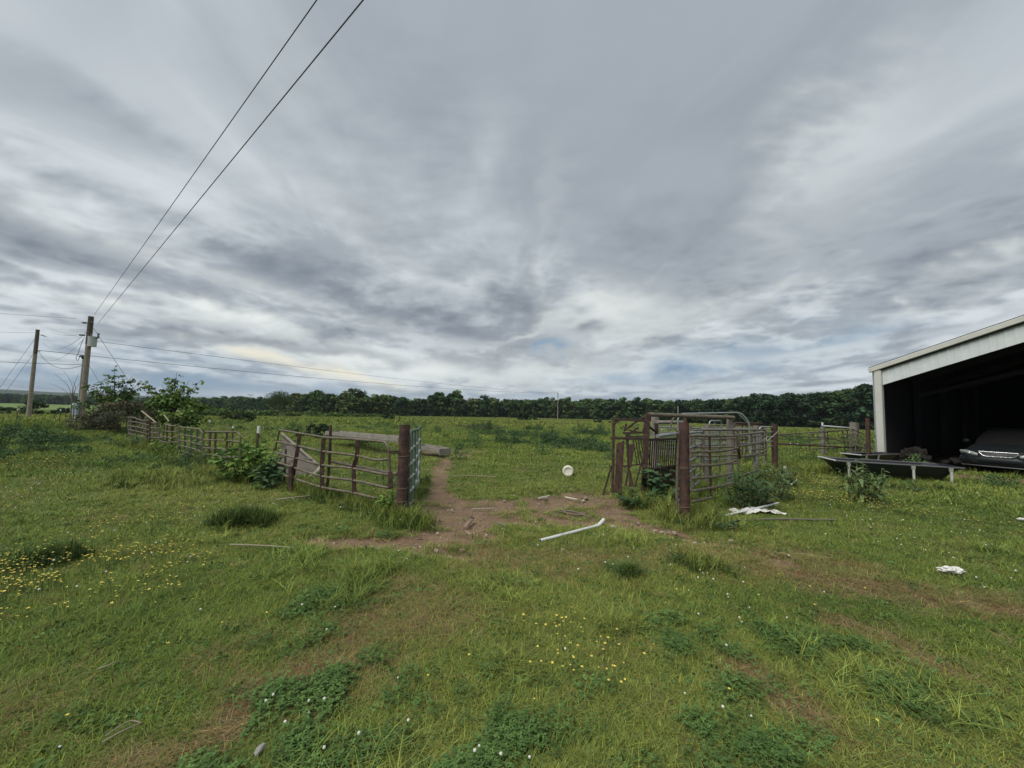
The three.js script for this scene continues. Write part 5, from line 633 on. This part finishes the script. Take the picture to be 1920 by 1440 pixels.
{
  const stick = (label, pts, r, color, lift = 0.03) => lone('stick', sweep(smooth(pts.map(([x, y], i) => G(x, y, lift + (i % 2) * 0.012))), r, 6), std({ color: rgb(...color), roughness: 0.9 }), label, 'stick'), pale = [0.27, 0.24, 0.17], grey = [0.15, 0.135, 0.105], brown = [0.16, 0.11, 0.08];
  stick('long pale stick lying on the lawn before the bent gate', [[430, 1030], [490, 1034], [550, 1036]], 0.0085, pale, 0.055); stick('pale stick in the grass just below the bent gate', [[518, 945], [550, 942], [582, 937]], 0.013, pale, 0.07); stick('long grey rail sunk in the grass right of the pen post', [[1372, 981], [1440, 979], [1570, 979]], 0.014, grey, 0.035); stick('short white stick standing out of the yellow flowers', [[1484, 916], [1494, 909]], 0.017, [0.7, 0.69, 0.66], 0.1); stick('forked dry stalk on the lawn in the lower left', [[182, 1269], [205, 1264], [222, 1254]], 0.004, pale, 0.045); stick('dry stalk lying over bare soil at the bottom left', [[190, 1410], [230, 1392], [265, 1372]], 0.004, pale, 0.045); stick('second dry stalk crossing the first at the bottom left', [[196, 1400], [240, 1376], [262, 1374]], 0.003, pale, 0.05);
  stick('pale bleached stick in the middle of the gateway', [[1048, 962], [1070, 962], [1108, 972]], 0.014, grey, 0.02); stick('brown crooked branch beside the bleached stick', [[1055, 958], [1062, 966], [1090, 968], [1100, 966]], 0.018, brown, 0.02); stick('white splinter on the bare earth toward the chute', [[1060, 934], [1082, 940]], 0.014, [0.55, 0.5, 0.42], 0.02); stick('short pale stick across the bare earth near the path', [[884, 957], [930, 957]], 0.012, pale, 0.02); stick('thin twig at the edge of the path below the green gate', [[806, 984], [813, 994]], 0.008, pale, 0.02); stick('short grey stick on the near side of the path', [[932, 982], [950, 992]], 0.014, grey, 0.02); stick('white twig by the rusty prop of the chute', [[1010, 936], [1030, 933]], 0.016, [0.5, 0.47, 0.4], 0.02); stick('thin pale rail lying in the field left of the bucket', [[850, 898], [890, 898], [930, 900]], 0.01, pale, 0.07);
  const a = G(872, 994, 0.03), b = G(884, 980, 0.05); lone('broken_board', beam(a, b, 0.05, 0.03, V(0, 1, 0.3)), std({ map: T.wood, color: rgb(1.1, 0.85, 0.7) }), 'broken brown board end lying on the dirt path', 'board'); const c = G(873, 998, 0.015), d = G(884, 1005, 0.015); lone('broken_board', beam(c, d, 0.04, 0.018), std({ map: T.wood, color: rgb(1.2, 1, 0.85) }), 'small pale board flake below the broken board', 'board');
  const kn = lumpy(0.03, 0.03, 0.035, 8, 0.4, 2); kn.translate(b.x, b.y + 0.01, b.z - 0.02); lone('bark_lump', kn, bark, 'dark lump at the upper end of the broken board', 'bark');
  const R = rng(91), geos = [1, 2, 3, 4, 5].map((s) => lumpy(1, 0.65, 0.8, s * 3, 0.5, 1)), mats = [[0.3, 0.25, 0.19], [0.23, 0.185, 0.145], [0.36, 0.31, 0.25]].map((q) => std({ color: rgb(...q), roughness: 1 }));
  const stones = [[1265, 1001, 0.055], [1253, 1000, 0.04], [1241, 999, 0.035], [1228, 997, 0.04], [1197, 982, 0.04], [1150, 990, 0.06], [1132, 1006, 0.045], [1155, 1013, 0.05], [1196, 1018, 0.03], [1214, 1012, 0.03], [1098, 936, 0.07], [1094, 940, 0.05], [818, 1034, 0.04], [866, 1034, 0.045], [842, 1046, 0.03], [710, 1030, 0.03], [882, 999, 0.025], [848, 958, 0.03], [1010, 946, 0.03], [1025, 935, 0.05], [820, 1000, 0.025], [1370, 1015, 0.04], [1352, 1010, 0.03], [1303, 1020, 0.035], [1056, 1034, 0.05], [1066, 1038, 0.03], [1112, 1002, 0.03], [946, 940, 0.03], [1175, 1005, 0.035], [912, 1004, 0.03], [780, 1022, 0.022], [1130, 1030, 0.02]];
  stones.forEach(([x, y, s], i) => { const p = G(x, y), m = new THREE.Mesh(geos[i % 5], mats[i % 3]); m.name = numbered('stone'); m.position.copy(p).add(V(0, s * 0.2, 0)); m.scale.setScalar(s * 0.8); m.rotation.y = R() * 6; m.castShadow = m.receiveShadow = true; scene.add(m); tag(m, x > 1080 ? 'pale stone on the trodden earth before the cattle pen' : 'pale stone on the trodden earth by the dirt path', 'stone', x > 1080 ? 'stones before the cattle pen' : 'stones by the dirt path'); });
  const cl = []; for (let i = 0; i < 900; i++) { const [pts] = dirtLines[Math.floor(R() * 10)], k = Math.floor(R() * Math.max(1, pts.length - 1)), p = pts[k].clone().lerp(pts[Math.min(k + 1, pts.length - 1)], R()); p.x += (R() - 0.5) * 0.9; p.z += (R() - 0.5) * 0.9; if (bare(p.x, p.z) > 0.4) cl.push(drop(p, -0.02)); } const im = new THREE.InstancedMesh(lumpy(1, 0.7, 0.9, 22, 0.5, 0), std({ color: rgb(1, 1, 1), roughness: 1 }), cl.length), m4 = new THREE.Matrix4(); cl.forEach((p, i) => { const s = 0.006 + 0.016 * R() ** 2; m4.compose(p, new THREE.Quaternion().setFromEuler(new THREE.Euler(R(), R() * 6, R())), V(s * 1.3, s, s)); im.setMatrixAt(i, m4); const t = 0.7 + R() * 0.8; im.setColorAt(i, rgb(0.2 * t, 0.145 * t, 0.11 * t)); }); im.name = 'soil_crumbs'; im.castShadow = im.receiveShadow = true; scene.add(im); tag(im, 'loose crumbs of earth over the trodden path', 'soil', null, 'stuff');
}

// ---------------------------------------------------------------- grass, clover and flowers
{
  const R = rng(1234);
  function tuft(n, spread, h0, h1, wid, lean, seed, segs = 3) {
    const r = rng(seed), pos = [], uv = [], idx = [], col = [];
    for (let i = 0; i < n; i++) {
      const a = r() * 6.28, d = Math.sqrt(r()) * spread, x = Math.cos(a) * d, z = Math.sin(a) * d, b = r() * 6.28, h = lerp(h0, h1, r()), l = lean * (0.3 + r() * 1.1), w = wid * (0.6 + r() * 0.7), sx = -Math.sin(b), sz = Math.cos(b), t = 0.62 + r() * 0.75 + (r() < 0.08 ? 0.7 : 0), hue = (r() - 0.42) * 0.42, o = pos.length / 3;
      for (let k = 0; k <= segs; k++) { const q = k / segs, out = h * l * q * q, y = h * q * (1 - 0.28 * l * q) - 0.01, ww = w * (1 - q * q) * 0.5; for (const s of k === segs ? [0] : [-1, 1]) { pos.push(x + Math.cos(b) * out + sx * ww * s, y, z + Math.sin(b) * out + sz * ww * s); uv.push(s, q); col.push(t * (1 + hue), t, t * (1 - hue)); } }
      for (let k = 0; k < segs; k++) { const q = o + k * 2; k === segs - 1 ? idx.push(q, q + 1, q + 2) : idx.push(q, q + 1, q + 3, q, q + 3, q + 2); }
    }
    return geom(pos, uv, idx, col);
  }
  function cloverTuft(n, spread, seed) { const r = rng(seed), pos = [], uv = [], idx = [], col = []; for (let i = 0; i < n; i++) { const a = r() * 6.28, d = Math.sqrt(r()) * spread, x = Math.cos(a) * d, z = Math.sin(a) * d, y = 0.03 + r() * 0.045, s = 0.0055 + r() * 0.005, tx = (r() - 0.5) * 0.8, tz = (r() - 0.5) * 0.8, t = 0.75 + r() * 0.5, b0 = r() * 2; for (let k = 0; k < 3; k++) { const b = b0 + k * 2.094, o = pos.length / 3; for (const [f, g] of [[0, 0], [0.8, -0.62], [1.7, -0.4], [1.7, 0.4], [0.8, 0.62]]) { const px = Math.cos(b) * f * s - Math.sin(b) * g * s, pz = Math.sin(b) * f * s + Math.cos(b) * g * s; pos.push(x + px, y + px * tx + pz * tz - Math.abs(g) * 0.1 * s, z + pz); uv.push(f, g); col.push(t, t, t); } idx.push(o, o + 1, o + 2, o, o + 2, o + 3, o, o + 3, o + 4); } } return geom(pos, uv, idx, col); }
  const mat = new THREE.MeshPhysicalMaterial({ color: rgb(1, 1, 1), vertexColors: true, side: THREE.DoubleSide, roughness: 0.75, specularIntensity: 0.25 });
  const kinds = {
    lawn: [tuft(26, 0.06, 0.02, 0.065, 0.003, 1.4, 1), tuft(24, 0.065, 0.018, 0.055, 0.0033, 1.9, 2), tuft(26, 0.06, 0.02, 0.08, 0.0029, 1.2, 3), tuft(22, 0.06, 0.015, 0.05, 0.0038, 2.2, 4)],
    tall: [tuft(22, 0.05, 0.08, 0.24, 0.0045, 0.8, 5), tuft(18, 0.06, 0.07, 0.19, 0.005, 1.1, 6)],
    straw: [tuft(14, 0.06, 0.04, 0.1, 0.0028, 2.1, 7, 2), tuft(12, 0.07, 0.03, 0.08, 0.0032, 2.3, 8, 2)],
    clover: [cloverTuft(26, 0.085, 9), cloverTuft(32, 0.095, 10)],
    patch: [tuft(60, 0.32, 0.05, 0.16, 0.013, 0.9, 11, 2), tuft(60, 0.34, 0.04, 0.13, 0.015, 1.2, 12, 2), tuft(54, 0.3, 0.06, 0.2, 0.012, 0.8, 13, 2)],
    meadow: [tuft(90, 0.95, 0.1, 0.34, 0.045, 0.9, 14, 2), tuft(80, 1.0, 0.08, 0.28, 0.05, 1.1, 15, 2)],
    weedy: [leaves(rng(16), [[0, 0.09, 0, 0.22, 0.1, 0.22, 150], [0.08, 0.18, 0, 0.14, 0.09, 0.14, 90], [-0.1, 0.15, 0.06, 0.12, 0.08, 0.12, 70]], 0.019, 0.5), leaves(rng(17), [[0, 0.12, 0, 0.28, 0.12, 0.24, 200], [-0.05, 0.26, 0, 0.12, 0.1, 0.12, 80]], 0.02, 0.5)],
    broad: [leaves(rng(18), [[0, 0.03, 0, 0.07, 0.02, 0.07, 26]], 0.016, 0.5, 1.2), leaves(rng(20), [[0, 0.025, 0, 0.05, 0.018, 0.05, 18]], 0.014, 0.5, 1.2)],
  };
  const lists = {}; for (const k in kinds) lists[k] = kinds[k].map(() => []);
  const put = (kind, x, z, s, sy, c) => { const L = lists[kind]; L[Math.floor(R() * L.length)].push([x, z, s, sy, c, R() * 6.28]); };
  const tint = (x, z) => {                                    // what the sward is like here: yellower, greener, darker
    const r = Math.hypot(x, z), a = fbm(x * 0.22 + 9, z * 0.22, 3), b = fbm(x * 0.9, z * 0.9 + 30, 3), far = sstep(14, 60, r);
    let c = mix3([0.112, 0.172, 0.036], [0.2, 0.24, 0.06], 0.42 + a * 0.9 + b * 0.35); c = mix3(c, [0.072, 0.128, 0.03], sstep(0.12, 0.55, fbm(x * 0.45 + 60, z * 0.45, 3)) * 0.8);
    c = mix3(c, mix3([0.132, 0.188, 0.04], [0.215, 0.245, 0.07], 0.5 + fbm(x * 0.05, z * 0.05 + 20, 4) * 0.9), far); return c;
  };
  const strawC = [[0.26, 0.2, 0.1], [0.2, 0.15, 0.08], [0.32, 0.26, 0.14], [0.17, 0.11, 0.06]];
  const dens = (r) => r < 3.2 ? 1700 : 1700 * (3.2 / r) ** 1.72;
  let r = 1.05;
  while (r < 30) {
    const dr = Math.max(0.04, r * 0.03), n = Math.round(dens(r) * 2.5 * r * dr);
    for (let i = 0; i < n; i++) {
      const rr = r + R() * dr, az = (R() - 0.5) * 2.5, x = rr * Math.sin(az), z = -rr * Math.cos(az); if (inBarn(x, z, 0.05)) continue;
      const m = bare(x, z), d = dry(x, z), grow = 1 + rr * 0.045; if (R() < m * 1.22) continue;
      const c = tint(x, z), v = 0.75 + R() * 0.5; let col = c.map((q) => q * v);
      if (R() < d * 0.75 + 0.06 + m * 0.3) { const s = strawC[Math.floor(R() * 4)]; put('straw', x, z, grow * (0.8 + R() * 0.5), 0.7 + R() * 0.5, s.map((q) => q * v)); continue; }
      const cl = near(cloverLines, x, z) + Math.max(0, fbm(x * 1.1 + 11, z * 1.1 + 5, 3) - 0.3) * 0.7;
      if (R() < cl * 0.55 * sstep(-0.12, 0.3, noise(x * 3.2, z * 3.2) + 0.6 * noise(x * 9, z * 9)) && rr < 9) { put('clover', x, z, 0.55 + R() * 0.5, 0.8 + R() * 0.5, [0.078 * v, 0.14 * v, 0.038 * v]); if (R() < 0.1) continue; }
      if (rr < 12 && R() < 0.03) put('broad', x, z, (0.6 + R() * 0.6), 1, [0.09 * v, 0.155 * v, 0.045 * v]);
      if (d > 0.25) col = mix3(col, [0.17, 0.13, 0.06], d * 0.6 * R());
      const tall = Math.max(0, fbm(x * 0.7 + 44, z * 0.7 + 2, 3) - 0.22) * 0.7 + sstep(9, 20, rr) * 0.06;
      if (R() < tall) put('tall', x, z, grow * (0.8 + R() * 0.4), (0.4 + R() * 0.4) * (d > 0.2 ? 0.6 : 1), col); else put('lawn', x, z, grow * (0.85 + R() * 0.4), (0.75 + R() * 0.55) * (1 - 0.4 * m), col);
    }
    r += dr;
  }
  for (r = 9; r < 70; r *= 1.03) { const n = Math.round(lerp(7, 3, sstep(15, 60, r)) * sstep(8, 16, r) * 2.5 * r * r * 0.03); for (let i = 0; i < n; i++) { const rr = r * (1 + R() * 0.03), az = (R() - 0.5) * 2.5, x = rr * Math.sin(az), z = -rr * Math.cos(az), m = bare(x, z); if (inBarn(x, z, 0.2) || R() < m * 1.3) continue; const c = tint(x, z), v = 0.8 + R() * 0.4; put('patch', x, z, 1 + rr * 0.012, (0.5 + R() * 0.6) * (1 - 0.4 * m), c.map((q) => q * v)); if (rr > 13 && R() < 0.03 + 0.2 * sstep(0.1, 0.45, fbm(x * 0.13 + 3, z * 0.13, 3))) put('weedy', x + R(), z + R(), 0.8 + R() * 0.8, 0.5 + R() * 0.7, [0.075 * v, 0.125 * v, 0.042 * v]); } }
  for (r = 45; r < 240; r *= 1.04) { const n = Math.round(0.55 * 2.4 * r * r * 0.04); for (let i = 0; i < n; i++) { const rr = r * (1 + R() * 0.04), az = (R() - 0.5) * 2.4, x = rr * Math.sin(az), z = -rr * Math.cos(az), c = tint(x, z), v = 0.8 + R() * 0.4; put('meadow', x, z, 1 + R() * 0.6, 0.6 + R() * 0.8, c.map((q) => q * v)); } }
  // taller growth where the photograph shows it: along fences, round posts, in clumps
  const growth = strokes([[[[240, 835], [330, 850], [400, 885], [470, 905]], 0.5, 1], [[[560, 915], [640, 940], [720, 965], [760, 985], [800, 985]], 0.3, 1], [[[425, 985], [460, 982], [490, 982]], 0.17, 2.6], [[[1160, 940], [1240, 955], [1300, 990], [1330, 975]], 0.3, 1], [[[1330, 930], [1440, 900], [1500, 880], [1560, 890]], 0.6, 0.9], [[[1580, 905], [1700, 918], [1790, 920]], 0.2, 0.3], [[[70, 1058], [110, 1054]], 0.16, 1.7], [[[1180, 1080]], 0.08, 1.6], [[[680, 1085], [720, 1075]], 0.18, 1.3], [[[1150, 1180], [1180, 1178]], 0.12, 1.2], [[[640, 1135], [690, 1110]], 0.16, 1], [[[250, 900], [320, 915]], 0.5, 0.8], [[[960, 1265], [950, 1250]], 0.12, 1], [[[0, 800], [150, 805]], 1.6, 1], [[[1300, 1060], [1330, 1070]], 0.2, 0.7], [[[765, 950], [795, 900]], 0.2, 1]]);
  for (const [pts, w, k] of growth) { const seg = Math.max(1, pts.length - 1), n = Math.round(260 * k * w * seg); for (let i = 0; i < n; i++) { const q = R() * seg, j = Math.min(Math.floor(q), seg - 1), p = pts[j].clone().lerp(pts[Math.min(j + 1, pts.length - 1)], q - j), x = p.x + (R() - 0.5) * 2 * w, z = p.z + (R() - 0.5) * 2 * w, c = tint(x, z), v = 0.6 + R() * 0.35, dd = Math.hypot(x, z); if (inBarn(x, z, 0.3) || bare(x, z) > 0.75 && R() < 0.8) continue; put('tall', x, z, 1.0 + R() * 0.5 + dd * 0.03, (0.7 + R() * 0.6) * sstep(0, 7, dd), (k > 1.5 ? [0.08, 0.13, 0.034] : c).map((s) => s * v)); if (R() < 0.12 && k < 2 && dd > 4.5) put('weedy', x, z, 0.35 + R() * 0.3, 0.5 + R() * 0.5, [0.065 * v, 0.11 * v, 0.036 * v]); } }
  const WK = [[975, 835, 26, 0.8], [1045, 842, 20, 0.9], [1100, 825, 30, 0.9], [1120, 822, 30, 0.9], [1000, 822, 36, 0.8], [905, 828, 34, 0.9], [1060, 850, 18, 0.7], [960, 850, 20, 0.8], [1085, 845, 20, 0.9], [890, 812, 40, 0.9], [1110, 845, 17, 0.8], [1025, 832, 25, 0.8], [930, 832, 27, 0.8], [40, 870, 14, 1.1], [80, 862, 15, 1], [20, 850, 17, 1.1], [100, 875, 13, 0.7], [330, 905, 10, 0.7], [230, 890, 11, 0.6], [150, 850, 16, 0.8], [10, 890, 12, 0.8]];
  for (const [px, , d, s] of WK) for (let k = 0; k < 13; k++) { const p = S(px, d), v = 0.6 + R() * 0.5; put('weedy', p.x + (R() - 0.5) * 1.8 * s, p.z + (R() - 0.5) * 1.6 * s, s * (0.9 + R() * 1.0) * (px < 400 ? 0.75 : 1.15), s * (0.7 + R() * 0.9), [0.072 * v, 0.12 * v, 0.048 * v]); }
  const m4 = new THREE.Matrix4(), qt = new THREE.Quaternion(), up = V(0, 1, 0), nm = V(0, 0, 0);
  const names = { lawn: ['lawn_grass', 'short green lawn grass all over the foreground', 'grass'], tall: ['tall_grass', 'longer grass tufts around posts and fences', 'grass'], straw: ['dry_grass', 'dry straw coloured grass in worn patches', 'grass'], clover: ['clover', 'dark green clover patches in the near lawn', 'clover'], patch: ['pasture_grass', 'rough pasture grass in the middle of the field', 'grass'], meadow: ['meadow_grass', 'meadow grass far out before the woods', 'grass'], weedy: ['leafy_weeds', 'dark leafy weed clumps scattered over the field', 'weeds'], broad: ['lawn_weeds', 'small flat broad leaved weeds in the near lawn', 'weeds'] };
  for (const k in kinds) {
    const o = thing(names[k][0], names[k][1], names[k][2], V(0, 0, 0)); o.userData.kind = 'stuff';
    kinds[k].forEach((g, i) => { const L = lists[k][i], im = new THREE.InstancedMesh(g, mat, L.length); L.forEach(([x, z, s, sy, c, a], n) => { qt.setFromAxisAngle(up, a); m4.compose(V(x, terrain(x, z), z), qt, V(s, s * sy, s)); im.setMatrixAt(n, m4); im.setColorAt(n, rgb(...c)); }); im.name = k === 'clover' || k === 'weedy' || k === 'broad' ? 'foliage' : 'blades'; im.userData.kind = 'stuff'; im.castShadow = im.receiveShadow = true; o.add(im); });
  }
  console.log('instances', Object.values(lists).flat().reduce((a, l) => a + l.length, 0));
  // flowers
  const stalk = (h) => new THREE.CylinderGeometry(0.0012, 0.0014, h, 4, 1, true).translate(0, h / 2, 0), petals = (s) => { const pos = [], uv = [], idx = []; for (let k = 0; k < 5; k++) { const a = k * 1.2566, o = pos.length / 3; for (const [f, g, y] of [[0, 0, 0], [0.6, -0.34, 0.2], [1, 0, 0.45], [0.6, 0.34, 0.2]]) { pos.push((Math.cos(a) * f - Math.sin(a) * g) * s, y * s, (Math.sin(a) * f + Math.cos(a) * g) * s); uv.push(f, g); } idx.push(o, o + 1, o + 2, o, o + 2, o + 3); } return geom(pos, uv, idx); };
  const white = std({ color: rgb(0.62, 0.62, 0.54), roughness: 0.9 }), yellow = std({ color: rgb(0.75, 0.6, 0.1), roughness: 0.6 }), green = std({ color: rgb(0.08, 0.12, 0.04) });
  const ball = (() => { const g = new THREE.IcosahedronGeometry(0.008, 1), p = g.attributes.position, rr = rng(5); for (let i = 0; i < p.count; i++) { const k = 0.85 + 0.3 * noise(p.getX(i) * 400, p.getY(i) * 400 + p.getZ(i) * 300); p.setXYZ(i, p.getX(i) * k, p.getY(i) * 0.95 * k, p.getZ(i) * k); } g.computeVertexNormals(); return g; })();
  const flowers = (name, label, head, hMat, stem, list) => { const o = thing(name, label, 'wildflowers', V(0, 0, 0)); o.userData.kind = 'stuff'; for (const [g, m, nm2] of [[head, hMat, 'blossom'], [stalk(stem), green, 'stem']]) { const im = new THREE.InstancedMesh(g, m, list.length); list.forEach(([x, z, s, sy, a, t], n) => { qt.setFromEuler(new THREE.Euler(t, a, t * 0.6)); const top = nm2 === 'blossom', off = top ? V(0, stem * s * sy, 0).applyQuaternion(qt) : V(0, 0, 0); m4.compose(V(x, terrain(x, z), z).add(off), qt, V(s, top ? s : s * sy, s)); im.setMatrixAt(n, m4); }); im.name = nm2; im.userData.kind = 'stuff'; im.castShadow = im.receiveShadow = true; o.add(im); } };
  const sow = (lines, total, spread) => { const out = []; for (const [pts, w, k] of lines) { const seg = Math.max(1, pts.length - 1); let len = 0; for (let i = 1; i < pts.length; i++) len += pts[i].distanceTo(pts[i - 1]); const n = Math.round(total * k * w * (len + w) ); for (let i = 0; i < n; i++) { const q = R() * seg, j = Math.min(Math.floor(q), seg - 1), p = pts[j].clone().lerp(pts[Math.min(j + 1, pts.length - 1)], q - j), x = p.x + (R() + R() - 1) * w * spread, z = p.z + (R() + R() - 1) * w * spread; if (fbm(x * 1.5, z * 1.5 + 9, 2) < -0.15 || bare(x, z) > 0.5 || inBarn(x, z)) continue; out.push([x, z, (0.7 + R() * 0.5) * (1 + Math.hypot(x, z) * 0.025), 0.7 + R() * 0.7, R() * 6.28, (R() - 0.5) * 0.5]); } } return out; };
  const scatter = (n, r0, r1, th) => { const out = []; for (let i = 0; i < n; i++) { const rr = Math.sqrt(lerp(r0 * r0, r1 * r1, R())), az = (R() - 0.5) * 2.3, x = rr * Math.sin(az), z = -rr * Math.cos(az); if (fbm(x * 0.6 + 3, z * 0.6 + 17, 3) < th || bare(x, z) > 0.4 || inBarn(x, z)) continue; out.push([x, z, (0.65 + R() * 0.5) * (1 + rr * 0.03), 0.7 + R() * 0.6, R() * 6.28, (R() - 0.5) * 0.5]); } return out; };
  flowers('buttercups', 'small yellow buttercups dotted through the lawn', petals(0.009), yellow, 0.115, sow(yellowLines, 560, 1.8).concat(scatter(1500, 1.8, 18, 0.05)));
  flowers('clover_flowers', 'round white clover heads dotted through the lawn', ball, white, 0.09, sow(whiteLines, 22, 1.4).concat(sow(cloverLines, 26, 1.2), scatter(1100, 1.8, 14, 0.1)));
}
renderer.render(scene, camera);
